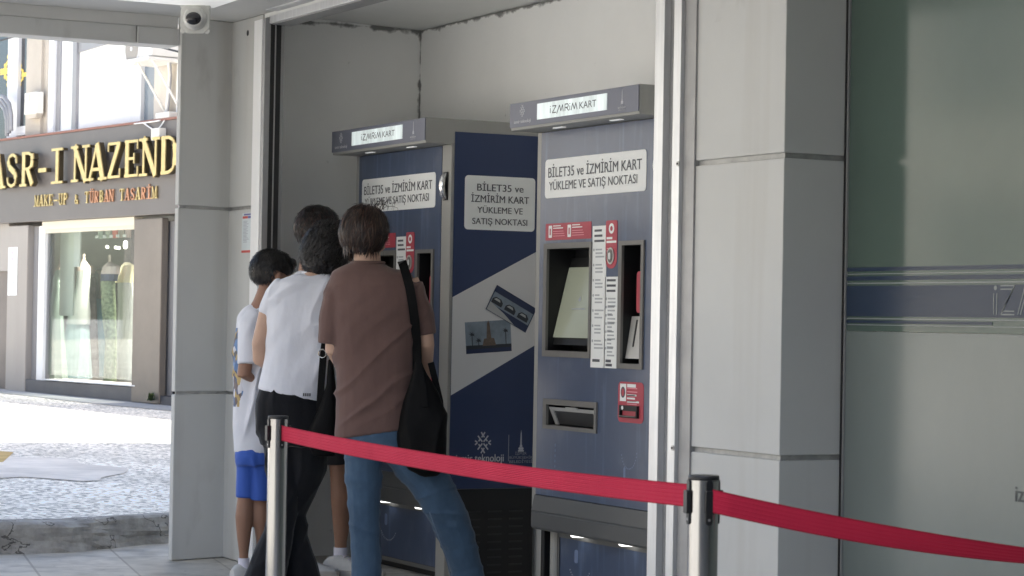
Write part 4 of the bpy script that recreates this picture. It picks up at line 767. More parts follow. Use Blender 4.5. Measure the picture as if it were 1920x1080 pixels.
for s_ in (a0+.30, a1-.04):
    m = MB(); m.tube([SHOP.pt(s_, zc-.05, .36), SHOP.pt(s_, zc-.62, -.02)], .014, acw, 8); m.build('strut', AC)
m = MB(); q = [(315, 100, .1), (316, 112, .1), (318, 140, .02), (315, 180, .02), (312, 210, .02), (306, 218, .02)]
m.tube([SHOP.pt(*SHOP.px(x, y, n_), n_) for x, y, n_ in q], .02, acw, 8); m.tube([SHOP.pt(*SHOP.px(x+3, y, n_), n_) for x, y, n_ in q[1:]], .012, gfr, 8); m.build('pipe', AC)
jb = mat('junction_box_plastic', (.70, .68, .62), .5)
m = MB(); sr(m, 291, 212, 316, 226, .02, .12, jb); o = m.build('junction_box', None, base=SHOP.pt(*SHOP.px(303, 226, .1), .1), bevel=.01); tag(o, 'white wide junction box on top of the fascia under the air conditioner', 'junction box')
m = MB(); sr(m, 283, 241, 297.5, 262, .152, .10, jb); o = m.build('junction_box', None, base=SHOP.pt(*SHOP.px(290, 262, .2), .2), bevel=.01); tag(o, 'small upright junction box hanging on the fascia above the letter N', 'junction box')
m = MB()
for q in ([(270, 231), (278, 237), (290, 245)], [(308, 226), (303, 234), (295, 244)], [(252, 232), (280, 229), (300, 226)]): m.tube([SHOP.pt(*SHOP.px(x, y, .17), .17) for x, y in q], .008, wfr, 6)
o = m.build('cable', None, base=SHOP.pt(*SHOP.px(290, 240, .17), .17), smooth=True); tag(o, 'thin white cables looping between the junction boxes', 'cable')
m = MB(); m.tube([SHOP.pt(*SHOP.px(x, y, .9), .9) for x, y in ((-30, 83), (0, 76), (30, 68), (62, 57), (80, 48))], .012, kdk, 6); o = m.build('cable', None, base=SHOP.pt(*SHOP.px(0, 76, .9), .9), smooth=True); tag(o, 'black cable strung in front of the upper windows', 'cable')
m = MB(); m.tube([SHOP.pt(*SHOP.px(x, y, .45), .45) for x, y in ((230, 62), (262, 70), (300, 88), (345, 100))], .012, kdk, 6); o = m.build('cable', None, base=SHOP.pt(*SHOP.px(290, 82, .45), .45), smooth=True); tag(o, 'black cable passing over the white air conditioner', 'cable')
AL = empty('alarm_siren', SHOP.pt(*SHOP.px(57, 222, .06), .0), 'beige alarm siren with lamp window on the upper pier', 'alarm siren')
m = MB(); sr(m, 46, 175, 68, 212, .005, .10, jb); a, z = SHOP.px(46, 212, .105); b_, _ = SHOP.px(68, 212, .105); m.plate(SHOP, [(a, z-.001), (b_, z-.001), (b_-.06, z-.08), (a+.06, z-.08)], .006, .09, beige); m.build('siren_case', AL, bevel=.006)
m = MB(); sr(m, 48, 178, 55, 190, .1055, .01, crm); m.build('siren_lamp', AL)
m = MB(); 
for k in range(3): m.tube([SHOP.pt(*SHOP.px(x+k*4, y-k*5, .12), .12) for x, y in ((-20, 188), (0, 192), (9, 205), (13, 225), (13, 255))], .03, gfr, 8)
o = m.build('duct_hose', None, base=SHOP.pt(*SHOP.px(10, 256, .12), .12), smooth=True); tag(o, 'bundle of grey flexible hoses before the dark upper window', 'hose')
m = MB(); sr(m, 15.8, 464, 31, 554, .102, .004, mat('notice_paper', (.80, .82, .82), .6)); 
for i in range(2): a, z = SHOP.px(23.5, 474+i*12, .1); m.disc(SHOP, a, z, .035, .1065, .001, mat('notice_pink', (.75, .45, .62), .6), 14)
for i in range(6): sr(m, 20, 505+i*8, 20+7, 506.5+i*8, .1065, .001, klog2)
o = m.build('notice', None, base=SHOP.pt(*SHOP.px(23, 554, .1), .1)); tag(o, 'tall white paper notice with pink dots on the shop pier', 'notice')
# weed at the foot of the bronze pier
wd_ = mat('weed_leaf', (.07, .11, .035), .7, var=.4, scale=20); m = MB(); rd = random.Random(4); bs = SHOP.px(284, 754, .16); bz = SHOP.pt(bs[0], bs[1], .17)
for i in range(46):
    an = rd.uniform(0, 6.28); h_ = rd.uniform(.03, .13); r_ = rd.uniform(.02, .09); p0 = bz+V((rd.gauss(0, .02), rd.gauss(0, .02), h_*.4)); p1 = bz+V((r_*math.cos(an), r_*math.sin(an), h_)); sd = V((-math.sin(an), math.cos(an), .3))*.014
    m.add([p0-sd*.3, p0+sd*.3, (p0+p1)/2+sd, p1, (p0+p1)/2-sd], [(0, 1, 2, 3, 4)], wd_)
o = m.build('weed', None, base=bz); tag(o, 'small green weed at the foot of the bronze pier', 'weed')
# the sunlit row across the main street (seen in the reflections only)
opw = mat('opposite_window', (.30, .30, .29), .3); OP = empty('street_building', (-20, -13, 0), 'pale sunlit building across the main street mirrored in the glass', 'building')
opm = mat('opposite_render', (.58, .55, .49), .85, var=.1, scale=.6); MB().box((-60, -22, -.02), (14, -13, 11), opm).build('wall', OP)
for i in range(14):
    for j in range(3):
        m = MB().box((-58+i*5, -13.001, 1+j*3.4), (-55.6+i*5, -12.96, 3.1+j*3.4), opw); m.build('window', OP)
for q in ((-2.2, -.9), (-.9, -1.6), (.2, -.9)):
    ld = bpy.data.lights.new('shop_spot', 'SPOT'); ld.energy = 105; ld.spot_size = math.radians(120); ld.spot_blend = .6; ld.shadow_soft_size = .06; ld.color = (1, .93, .82); lo = bpy.data.objects.new('shop_spot', ld); C.objects.link(lo); lo.location = SHOP.pt(q[0], ZB+.03, q[1])
# ------------------------------------------------------------------ people
def cloth(name, col, var=.08, rough=.85, weave=26, bump=.28): return mat(name, col, rough, var=var, scale=7, bump=bump, bscale=weave, sheen=.15, spec=.25, stretch=(1, 1, .55))
sk1 = mat('skin_light', (.52, .335, .245), .5, var=.08, scale=9, spec=.35); sk2 = mat('skin_tan', (.30, .165, .11), .5, var=.10, scale=9, spec=.35)
hb = mat('hair_brown', (.022, .0115, .0085), .42, var=.5, scale=14, col2=(.009, .005, .004)); hk = mat('hair_black', (.0085, .0065, .006), .42, var=.5, scale=14)
hb2 = mat('hair_brown_light', (.075, .040, .024), .4); hb3 = mat('hair_brown_red', (.045, .016, .010), .4); hk2 = mat('hair_black_sheen', (.017, .0135, .012), .4); eyew = mat('eye_white', (.7, .7, .68), .2); eyed = mat('eye_iris', (.03, .015, .01), .2)
wht = cloth('white_cotton', (.72, .73, .78)); brn = cloth('brown_cotton', (.140, .084, .073), .12); blk = cloth('black_trouser_cloth', (.006, .0065, .009), .2); den = cloth('blue_denim', (.060, .110, .180), .32, .8, 40, .35)
blu = cloth('blue_shorts_cloth', (.045, .115, .46), .10, .7); drk = cloth('dark_shorts_cloth', (.02, .02, .022)); sock = cloth('sock_cotton', (.74, .72, .80)); shoe = mat('trainer_white', (.55, .55, .53), .55, var=.12, scale=20); sole = mat('trainer_sole', (.50, .47, .43), .7, var=.15, scale=14); bagm = mat('bag_black_leather', (.0022, .0022, .0025), .65, var=.2, scale=30, bump=.15, bscale=150, spec=.16); bagh = mat('bag_hardware', (.55, .54, .5), .25, 1)
FH = FW; RH = RT
def organic(name, parent, mb, mt, voxel=.007, it=4, disp=None):
    t = mb.build('tmp'); t.location = (0, 0, 0)
    r = t.modifiers.new('r', 'REMESH'); r.mode = 'VOXEL'; r.voxel_size = voxel; r.use_smooth_shade = True
    if it: s = t.modifiers.new('s', 'SMOOTH'); s.factor = .5; s.iterations = it
    me = bpy.data.meshes.new_from_object(t.evaluated_get(bpy.context.evaluated_depsgraph_get())); bpy.data.objects.remove(t)
    org = WO[parent.name]
    if disp:
        cs = [(v.co.copy(), v.normal.copy()) for v in me.vertices]
        for v, (c, n_) in zip(me.vertices, cs): v.co = c+n_*disp(c, n_)
    for v in me.vertices: v.co -= org
    me.name = name; me.materials.clear(); me.materials.append(mt); me.polygons.foreach_set('use_smooth', [True]*len(me.polygons)); me.polygons.foreach_set('material_index', [0]*len(me.polygons))
    o = bpy.data.objects.new(name, me); C.objects.link(o); o.parent = parent; WO[o.name] = org; return o
def folds(amp, th, f1=13, f2=3.2, seed=0, hem=None):
    if hem: P_, rg = hem; hc_ = P_.p(rg[0], rg[1]); ha, hz, hs = hc_.dot(RH), hc_.z, (rg[5] if len(rg) > 5 else 0)
    c_, s_ = math.cos(math.radians(th)), math.sin(math.radians(th))
    def d(p, n):
        a, z, b = p.dot(RH), p.z, p.dot(FH); u = a*c_+z*s_; v = -a*s_+z*c_
        wx = .03*MN.noise(V((a*5, z*5, seed+4)))
        x = MN.noise(V((( v+wx)*f1, u*f2, b*3+seed))); y = MN.noise(V(((v+wx)*f1*2.1, u*f2*1.6, b*5+seed+9)))
        m_ = .5+.5*MN.noise(V((a*4, z*4, b*4+seed+2)))
        rg_ = max(0, 1-abs(x)*3.2)**1.6
        k = 1 if not hem else max(0, min(1, (z-(hz-hs*(a-ha))-.015)/.13))**1.5
        return amp*(rg_*m_*2.0+.45*y-.35)*k
    return d
class Pn:
    def __init__(s, d): s.d = d; s.k = d/FPX
    def p(s, x, y, df=0):
        # same picture ray as on the person's own plane, then pushed straight along the ground by df
        return PD(x, y, s.d+df)
    def ring(s, x, y, rx, rd, df=0, slope=0, n=24, pw=2.3):
        c = PD(x, y, s.d)+FH*df; R_ = []
        for i in range(n):
            t = 2*math.pi*i/n; ct, st_ = math.cos(t), math.sin(t); a = math.copysign(abs(ct)**(2/pw), ct); b = math.copysign(abs(st_)**(2/pw), st_)
            R_.append(c+RH*rx*s.k*a+FH*rd*s.k*b+V((0, 0, -slope*rx*a*s.k)))
        return R_
    def lf(s, mb, rings, mt, sc=1.0): return mb.loft([s.ring(r[0], r[1], r[2]*sc, r[3]*sc, *(r[4:])) for r in rings], mt)
    def tb(s, mb, pts, mt, sc=1.0, seg=14): return mb.tube([s.p(q[0], q[1])+FH*(q[3] if len(q) > 3 else 0) for q in pts], [q[2]*s.k*sc for q in pts], mt, seg)
def ball(mb, c, ax, rs, mt, nu=16, nv=10):
    R_ = []
    for j in range(nv+1):
        t = math.pi*(j/nv)*.996+.006; R_.append([c+ax[0]*rs[0]*math.sin(t)*math.cos(2*math.pi*i/nu)+ax[1]*rs[1]*math.sin(t)*math.sin(2*math.pi*i/nu)+ax[2]*rs[2]*math.cos(t) for i in range(nu)])
    return mb.loft(R_, mt)
def axes(yaw, tilt, roll=0):
    y, t, r = map(math.radians, (yaw, tilt, roll)); f = (FH*math.cos(y)+RH*math.sin(y)); r_ = (RH*math.cos(y)-FH*math.sin(y)); u = UPZ
    f2 = f*math.cos(t)-u*math.sin(t); u2 = u*math.cos(t)+f*math.sin(t); r3 = r_*math.cos(r)-u2*math.sin(r); u3 = u2*math.cos(r)+r_*math.sin(r); return r3, f2, u3
def head(mb, c, A, s, mt):
    """skull, jaw, brow, nose, lips, chin and ears into one continuous body"""
    r, f, u = A; q = lambda a, b, d_: c+r*a*s+f*b*s+u*d_*s
    ball(mb, q(0, -.008, .02), A, (.075*s, .094*s, .094*s), mt); ball(mb, q(0, .030, -.045), A, (.056*s, .062*s, .072*s), mt); ball(mb, q(0, .074, -.098), A, (.022*s, .018*s, .018*s), mt)
    ball(mb, q(0, .083, .012), A, (.045*s, .016*s, .012*s), mt); mb.tube([q(0, .088, .005), q(0, .104, -.028), q(0, .096, -.042)], [.009*s, .013*s, .011*s], mt, 8)
    ball(mb, q(0, .087, -.064), A, (.022*s, .011*s, .007*s), mt); ball(mb, q(0, .086, -.076), A, (.019*s, .011*s, .007*s), mt)
    for sg in (-1, 1):
        ball(mb, q(sg*.076, -.012, -.018), A, (.012*s, .019*s, .031*s), mt); ball(mb, q(sg*.088, -.020, -.008), A, (.009*s, .015*s, .026*s), mt); ball(mb, q(sg*.042, .062, -.03), A, (.022*s, .02*s, .02*s), mt)
def eyes(par, c, A, s):
    r, f, u = A
    for sg in (-1, 1):
        m = MB(); e = c+r*sg*.031*s+f*.080*s+u*-.004*s; ball(m, e, A, (.012*s,)*3, eyew, 12, 8); ball(m, e+f*.0095*s, A, (.0055*s, .004*s, .0055*s), eyed, 10, 6); m.build('eye', par, smooth=True)
def hand(mb, w_, dirv, up, side, s, mt, curl=.6):
    """palm, four unequal curled fingers and a thumb leaving the side of the palm"""
    d = dirv.normalized(); n_ = up.normalized(); t = d.cross(n_).normalized()
    ball(mb, w_+d*.045*s, (t, d, n_), (.040*s, .052*s, .015*s), mt, 14, 8)
    for i, L in enumerate((.070, .080, .075, .058)):
        b0 = w_+d*.085*s+t*(i-1.5)*.0195*s; p = [b0]; a = .25
        for j in range(3):
            a += curl*.8; p.append(p[-1]+(d*math.cos(a)-n_*math.sin(a))*L*s*(.45, .32, .26)[j])
        mb.tube(p, [.0095*s, .009*s, .0085*s, .007*s], mt, 8)
    b0 = w_+d*.022*s+t*side*-.034*s; mb.tube([b0, b0+(d*.6-t*side*.8)*.03*s, b0+(d*.95-t*side*.7-n_*.3)*.058*s], [.013*s, .011*s, .008*s], mt, 8)
def strands(par, c, A, rx, ry, rz, mts, N, ln, wid, seed, curl=0, lift=.0, lo=-.5, face=.35, rel=.07, ear=True, name='hair_strands'):
    """hair locks: narrow tapering strips that run over the skull away from the crown, in several shades"""
    rd = random.Random(seed); r, f, u = A; m = MB(); K = 6 if curl else 5
    for i in range(N):
        z0 = rd.uniform(lo, .985); th = rd.uniform(0, 2*math.pi); s_, c_ = math.sin(th), math.cos(th)
        if s_ > face and z0 < .40: continue
        if ear and z0 < .22 and s_ > -.30: continue
        phi = math.acos(z0); L = ln*rd.uniform(.55, 1.35); hh = 1+rd.uniform(-.015, rel)*(1 if rd.random() < .8 else 1.5); tw = rd.gauss(0, .30); ph = rd.uniform(0, 6.28); lf = lift*rd.uniform(.2, 1.7); pts = []
        for j in range(K+1):
            t = j/K; q = phi+L*t; t2 = th+tw*t*.7+curl*3.5*math.sin(ph+j*1.6); k = hh+lf*t*t; zc = math.cos(q)
            if q > 2.25: k *= 1-.16*(q-2.25)
            pts.append(c+r*(rx*k*math.sin(q)*math.cos(t2))+f*(ry*k*math.sin(q)*math.sin(t2))+u*(rz*k*zc+curl*math.cos(ph+j*1.6)*.7))
        w2 = wid*rd.uniform(.45, 1.25); vs = []
        for j, p in enumerate(pts):
            tg = (pts[min(j+1, K)]-pts[max(j-1, 0)]).normalized(); o_ = (p-c).normalized(); o2 = (o_+tg.cross(o_)*rd.uniform(-.6, .6)).normalized(); sd = tg.cross(o2).normalized()*w2*(1-.85*(j/K)**2); vs += [p-sd, p+sd]
        m.add(vs, [(2*j, 2*j+1, 2*j+3, 2*j+2) for j in range(K)], rd.choice(mts))
    return m.build(name, par, smooth=True, ang=180)
def collar(par, P_, rg, mt, slope=0):
    m = MB(); R_ = P_.ring(rg[0], rg[1], rg[2]*1.02, rg[3]*1.02, rg[4] if len(rg) > 4 else 0, slope, 30, 2); m.tube(R_+[R_[0]], .0058, mt, 8, False); return m.build('collar', par, smooth=True)
def trainer(par, heel, dirv, s, nm='shoe'):
    d = dirv.normalized(); sd = d.cross(UPZ).normalized(); m = MB(); R_ = []
    for t, w_, h_ in ((-.02, .022, .055), (.0, .034, .075), (.05, .036, .085), (.10, .038, .078), (.15, .043, .060), (.20, .045, .046), (.245, .036, .038), (.27, .018, .030)):
        b = heel+d*t*s; R_.append([b+sd*w_*s*math.cos(2*math.pi*i/16)+UPZ*(.028*s+max(0, math.sin(2*math.pi*i/16))*(h_-.02)*s+min(0, math.sin(2*math.pi*i/16))*.006*s) for i in range(16)])
    m.loft(R_, shoe); o = m.build(nm, par, smooth=True); m = MB(); R_ = []
    for t, w_ in ((-.028, .020), (-.015, .034), (.05, .037), (.12, .040), (.20, .047), (.25, .037), (.28, .014)):
        b = heel+d*t*s; R_.append([b-sd*w_*s+UPZ*.002, b+sd*w_*s+UPZ*.002, b+sd*w_*1.02*s+UPZ*.03*s, b-sd*w_*1.02*s+UPZ*.03*s])
    m.loft(R_, sole); m.build('sole', o, smooth=True); m = MB()
    for i in range(4):
        b = heel+d*(.085+i*.024)*s+UPZ*(.086-i*.010)*s; m.tube([b-sd*.022*s, b+UPZ*.004*s, b+sd*.022*s], .0035*s, sock, 6)
    m.build('laces', o)
def floor_at(P_, x, df=0): q = P_.p(x, 600)+FH*df; return V((q.x, q.y, 0))
# --- person in the brown shirt
A_ = Pn(9.9); PB = empty('person', floor_at(A_, 705), 'person in a loose brown shirt and blue jeans carrying a black shoulder bag', 'person', 'people at the ticket machine')
hax = axes(28, 14, 4); hc = A_.p(686, 441)+FH*.01
shirt = [(690, 491, 27, 25), (692, 499, 44, 32), (697, 513, 72, 42), (701, 535, 84, 50), (703, 570, 86, 55), (704, 615, 82, 56), (704, 660, 77, 54), (704, 700, 75, 54), (704, 745, 75, 56), (704, 785, 76, 58), (704, 812, 77, 58, 0, -.16)]
m = MB(); head(m, hc, hax, 1.0, sk1); A_.tb(m, [(688, 470, 25, .0), (689, 498, 26, .0), (692, 520, 34)], sk1); A_.lf(m, shirt[2:], sk1, .80)
A_.tb(m, [(648, 528, 24), (632, 590, 20), (626, 655, 17), (640, 690, 14.5, .13), (668, 690, 11, .28)], sk1); A_.tb(m, [(762, 528, 24), (790, 590, 19), (799, 645, 16), (797, 690, 13.5, .07), (792, 722, 11, .18)], sk1)
hand(m, A_.p(668, 690)+FH*.28, RH*.5+FH*.8, UPZ, 1, 1, sk1); hand(m, A_.p(792, 722)+FH*.18, FH*.9-UPZ*.3, RH*.6+UPZ*.6, -1, 1, sk1)
lL = [(683, 835, 39), (681, 880, 36), (683, 945, 31.5), (685, 1005, 29.5), (687, 1065, 29), (688, 1112, 30)]; lR = [(740, 828, 40), (778, 870, 41, .02), (809, 912, 40, .05), (836, 962, 38, .08), (857, 1015, 34.5, .11), (874, 1075, 31, .14), (882, 1110, 31, .15)]
pel = [(705, 775, 66, 50), (706, 815, 69, 54), (707, 850, 62, 50)]
A_.lf(m, pel, sk1, .8); A_.tb(m, lL, sk1, .72); A_.tb(m, lR, sk1, .72); m.tube([A_.p(688, 1105), A_.p(690, 1122)+FH*.05], [.045, .035], sk1); m.tube([A_.p(881, 1100)+FH*.15, A_.p(883, 1116)+FH*.2], [.045, .035], sk1)
organic('body', PB, m, sk1, .0065, 3); eyes(PB, hc, hax, 1)
m = MB(); A_.lf(m, shirt, brn); A_.tb(m, [(655, 528, 31), (634, 560, 32), (624, 605, 29), (621, 646, 26)], brn); A_.tb(m, [(742, 534, 29), (772, 558, 31), (790, 595, 27), (797, 630, 22)], brn)
organic('shirt', PB, m, brn, .0065, 8, folds(.0135, 38, 9, 2.4, 3, (A_, shirt[-1]))); collar(bpy.data.objects['shirt'], A_, (690, 492, 30, 27), brn)
m = MB(); A_.lf(m, pel, den); A_.tb(m, lL, den); A_.tb(m, lR, den); o = organic('jeans', PB, m, den, .0065, 3, folds(.0055, 8, 14, 3, 8))
m = MB(); m.tube([A_.p(x, y)+FH*df-FH*.055 for x, y, df in ((806, 960, .02), (822, 1005, .03), (836, 1045, .06), (846, 1085, .08))], .0028, mat('denim_seam', (.12, .17, .24), .8), 6); m.build('seam', o)
m = MB(); ball(m, hc+hax[1]*-.022+hax[2]*.026, hax, (.091, .104, .097), hb, 24, 16); ball(m, hc+hax[1]*-.042+hax[2]*-.034, hax, (.060, .050, .056), hb, 20, 12); ball(m, hc+hax[0]*-.06+hax[1]*.0+hax[2]*-.02, hax, (.024, .05, .052), hb); 
h_ = organic('hair', PB, m, hb, .006, 3, lambda p, n_: .004*MN.noise(p*30)+.006*MN.noise(V((p.dot(RH)*40, p.z*6, p.dot(FH)*40))))
strands(h_, hc+hax[1]*-.022+hax[2]*.012, hax, .094, .107, .110, (hb, hb, hb, hb2, hb3), 2600, .70, .0026, 5, 0, .05, -.55, .45, .075, False)
rd = random.Random(21); m = MB()
for i in range(240):
    a = math.radians(rd.uniform(-205, 25)); rr_ = rd.uniform(.86, 1.02); b = hc+hax[0]*.078*rr_*math.cos(a)+hax[1]*(-.016+.084*rr_*math.sin(a))+hax[2]*rd.uniform(-.07, -.035); L = rd.uniform(.025, .062)*(1.15 if math.cos(a) < -.2 else .85); tw = rd.gauss(0, .010); inn = rd.uniform(-.022, .006); w_ = rd.uniform(.0016, .0032)
    o_ = (hax[0]*math.cos(a)+hax[1]*math.sin(a)).normalized(); sd = o_.cross(UPZ).normalized(); p1 = b-UPZ*L*.55+o_*inn*.3+sd*tw*.4; p2 = b-UPZ*L+o_*inn+sd*tw
    m.add([b-sd*w_, b+sd*w_, p1+sd*w_*.8, p2, p1-sd*w_*.8], [(0, 1, 2, 4), (4, 2, 3)], rd.choice((hb, hb, hb2, hb3)))
m.build('nape_hair', h_)
strands(h_, hc+hax[1]*-.022+hax[2]*.012, hax, .092, .105, .108, (hb, hb2), 130, .55, .0012, 77, 0, .22, -.35, .45, .09, False, 'loose_hair')
rd = random.Random(12); m = MB()
for i in range(15):
    a0 = rd.uniform(-.4, .9); b = hc+hax[0]*(.02+.05*a0)+hax[2]*.115+hax[1]*rd.uniform(-.06, .02); h1 = rd.uniform(.015, .055); dx = rd.uniform(.01, .065)*rd.choice((1, 1, 1, -1))
    m.tube([b, b+hax[2]*h1*.8+RH*dx*.3, b+hax[2]*h1+RH*dx*.8, b+hax[2]*h1*.55+RH*dx*1.15, b+hax[2]*h1*-.1+RH*dx*1.2], [.0011, .001, .0009, .0007, .0004], hb, 5)
m.build('flyaway_hair', h_, smooth=True)
trainer(PB, floor_at(A_, 692, -.02), FH*.9+RH*.3, 1); trainer(PB, floor_at(A_, 884, .12), FH*.8+RH*.6, 1)
def surf(P_, rings, x, y):
    for a, b in zip(rings, rings[1:]):
        if a[1] <= y <= b[1]: t = (y-a[1])/(b[1]-a[1]); cx, rx, rd_ = [a[i]+(b[i]-a[i])*t for i in (0, 2, 3)]; return -rd_*P_.k*max(.05, 1-abs((x-cx)/rx)**2.3)**(1/2.3)
    return -.1
def ribbon(P_, path, w_px, th, mt, nrm=None):
    m = MB(); R_ = []
    pts = [P_.p(x, y)+FH*df for x, y, df in path]
    for i, p in enumerate(pts):
        t = (pts[min(i+1, len(pts)-1)]-pts[max(i-1, 0)]).normalized(); s_ = t.cross(FH).normalized()*w_px*P_.k/2; n_ = s_.cross(t).normalized()*th/2
        R_.append([p-s_-n_, p+s_-n_, p+s_+n_, p-s_+n_])
    return m.loft(R_, mt)
BG = empty('shoulder_bag', A_.p(795, 890)-FH*.06, 'large soft black shoulder bag hanging at the hip of the brown shirt', 'bag')
path = [(750, 497, .05)]+[(x, y, surf(A_, shirt, x, y)-.016) for x, y in ((757, 499), (763, 515), (770, 540), (776, 575), (780, 610), (782, 640), (783, 670), (783, 700))]
path[1] = (755, 493, -.02)
ribbon(A_, path, 17, .004, bagm).build('strap', BG, smooth=True, ang=50)
m = MB(); A_.lf(m, [(787, 676, 5, 5, -.11), (790, 700, 13, 9, -.11), (796, 735, 29, 17, -.10), (796, 780, 42, 24, -.10), (794, 820, 46, 27, -.10), (796, 855, 43, 26, -.10), (802, 880, 32, 20, -.10), (806, 892, 16, 10, -.10)], bagm)
organic('bag_body', BG, m, bagm, .006, 14, folds(.010, 80, 8, 2, 21))
m = MB(); ribbon(A_, [(783, 660, -.12), (795, 720, -.135), (800, 760, -.165)], 10, .004, bagm).build('handle', BG, smooth=True); ribbon(A_, [(808, 680, -.02), (816, 710, -.05), (826, 750, -.08), (830, 790, -.10)], 12, .005, bagm).build('handle', BG, smooth=True)
# --- person in the white T-shirt
W_ = Pn(10.3); PW = empty('person', floor_at(W_, 550), 'person leaning right in a plain white T-shirt and wide black trousers', 'person', 'people at the ticket machine')
hax = axes(42, 24, 10); hc = W_.p(621, 474)+FH*.04
ws = [(594, 511, 24, 22, .02), (592, 518, 42, 31, .01), (588, 533, 68, 41), (581, 562, 79, 48), (574, 605, 78, 51), (568, 655, 71, 50), (561, 698, 71, 50), (553, 726, 69, 50), (550, 742, 67, 50, 0, .17)]
m = MB(); head(m, hc, hax, 1.0, sk1); W_.tb(m, [(606, 488, 24, .03), (598, 512, 24, .01), (592, 535, 34)], sk1); W_.lf(m, ws[2:], sk1, .8)
W_.tb(m, [(522, 548, 22), (502, 590, 18), (487, 645, 15.5), (486, 672, 14.5, .02), (508, 690, 13, .17), (540, 676, 10.5, .30)], sk1); W_.tb(m, [(648, 556, 21), (662, 610, 17, .05), (664, 665, 15, .1), (655, 660, 11, .33)], sk1)
hand(m, W_.p(540, 676)+FH*.30, FH+RH*.4, UPZ, 1, 1, sk1); hand(m, W_.p(655, 660)+FH*.33, FH, UPZ, -1, 1, sk1)
wp = [(549, 722, 60, 47), (545, 755, 67, 53), (546, 800, 67, 54), (548, 835, 60, 50)]
wA = [(527, 825, 36), (530, 880, 33), (532, 945, 27, -.02), (524, 995, 28, -.05), (511, 1045, 34, -.08), (500, 1085, 40, -.10), (496, 1104, 42, -.10)]; wB = [(577, 825, 39), (573, 875, 38, .02), (558, 925, 33, .04), (545, 965, 27.5, .05), (545, 1010, 32, .04), (555, 1060, 39, .03), (561, 1098, 43, .02)]
W_.lf(m, wp, sk1, .8); W_.tb(m, wA, sk1, .6); W_.tb(m, wB, sk1, .6); organic('body', PW, m, sk1, .0065, 3); eyes(PW, hc, hax, 1)
m = MB(); W_.lf(m, ws, wht); W_.tb(m, [(535, 548, 30), (518, 560, 27), (508, 578, 22), (503, 590, 19)], wht); W_.tb(m, [(630, 545, 30), (652, 570, 25), (658, 605, 23, .04)], wht)
ts = organic('shirt', PW, m, wht, .0065, 7, folds(.0145, 52, 8.5, 2.3, 31, (W_, ws[-1]))); collar(ts, W_, (594, 512, 27, 24, .02), wht)
m = MB(); q = W_.p(573, 741); sf = surf(W_, ws, 573, 735)
for i in range(4): m.box(q+FH*(sf-.012)+RH*(i*.009)+V((0, 0, 0)), q+FH*(sf-.008)+RH*(i*.009+.005)+V((0, 0, .013)), kgr2)
m.build('hem_print', ts)
m = MB(); W_.lf(m, wp, blk); W_.tb(m, wA, blk); W_.tb(m, wB, blk); organic('trousers', PW, m, blk, .0065, 3, folds(.007, 75, 12, 3, 41))
m = MB(); ball(m, hc+hax[1]*-.02+hax[2]*.022, hax, (.092, .106, .096), hk, 24, 16); ball(m, hc+hax[1]*-.058+hax[2]*-.055, hax, (.090, .062, .080), hk, 20, 12); ball(m, hc+hax[0]*-.066+hax[1]*-.015+hax[2]*-.04, hax, (.03, .045, .05), hk); ball(m, hc+hax[0]*.07+hax[1]*-.01+hax[2]*-.04, hax, (.04, .055, .07), hk)
h_ = organic('hair', PW, m, hk, .006, 2, lambda p, n_: .010*MN.noise(p*24)+.006*MN.noise(p*55))
strands(h_, hc+hax[1]*-.03+hax[2]*.0, hax, .100, .108, .124, (hk, hk, hk2), 2600, .5, .0024, 15, .020, .08, -.82, .5, .10, False)
trainer(PW, floor_at(W_, 500, -.12), FH*.9+RH*.4, 1); trainer(PW, floor_at(W_, 560, .0), FH*.9+RH*.4, 1)
CB = empty('crossbody_bag', W_.p(616, 835)-FH*.14, 'small black crossbody bag with a buckled strap between the white and brown shirts', 'bag')
ribbon(W_, [(637, 530, -.04), (628, 560, -.09), (621, 600, -.125), (614, 640, -.135), (611, 665, -.14), (607, 720, -.14), (604, 768, -.14)], 13, .004, bagm).build('strap', CB, smooth=True, ang=50)
m = MB()
for (x, y, r_) in ((609.5, 662, 7), (602, 792, 8)): 
    c = W_.p(x, y)-FH*.146; m.tube([c+RH*r_*W_.k*math.cos(t)+UPZ*r_*1.1*W_.k*math.sin(t) for t in [2*math.pi*i/14 for i in range(15)]], .003, bagh, 6, False)
m.build('buckle', CB, smooth=True)
m = MB(); W_.lf(m, [(624, 672, 5, 5, -.13), (625, 720, 9, 9, -.13), (619, 770, 20, 14, -.13), (611, 800, 27, 17, -.13), (610, 830, 29, 18, -.13), (612, 852, 20, 12, -.13)], bagm); organic('bag_body', CB, m, bagm, .006, 10)
# --- man behind
M_ = Pn(10.95); PM = empty('person', floor_at(M_, 605), 'person with short black hair and dark shorts half hidden behind the others', 'person', 'people at the ticket machine')
hax = axes(38, 12, 3); hc = M_.p(597, 437)
ms = [(588, 510, 29, 26), (594, 519, 46, 32), (604, 535, 66, 40), (606, 570, 70, 44), (608, 640, 64, 44), (610, 720, 60, 44), (612, 785, 60, 44)]
m = MB(); head(m, hc, hax, 1.02, sk2); M_.tb(m, [(588, 470, 23), (583, 505, 24), (592, 528, 32)], sk2); M_.lf(m, ms[2:], sk2, .8)
M_.tb(m, [(556, 540, 20), (548, 600, 16), (545, 650, 14, .03), (566, 665, 12, .2), (590, 655, 10, .3)], sk2); M_.tb(m, [(656, 540, 20), (668, 600, 16, .04), (670, 645, 14, .08), (665, 630, 10, .28)], sk2); hand(m, M_.p(590, 655)+FH*.3, FH+RH*.4, UPZ, 1, 1, sk2); hand(m, M_.p(665, 630)+FH*.28, FH, UPZ, -1, 1, sk2)
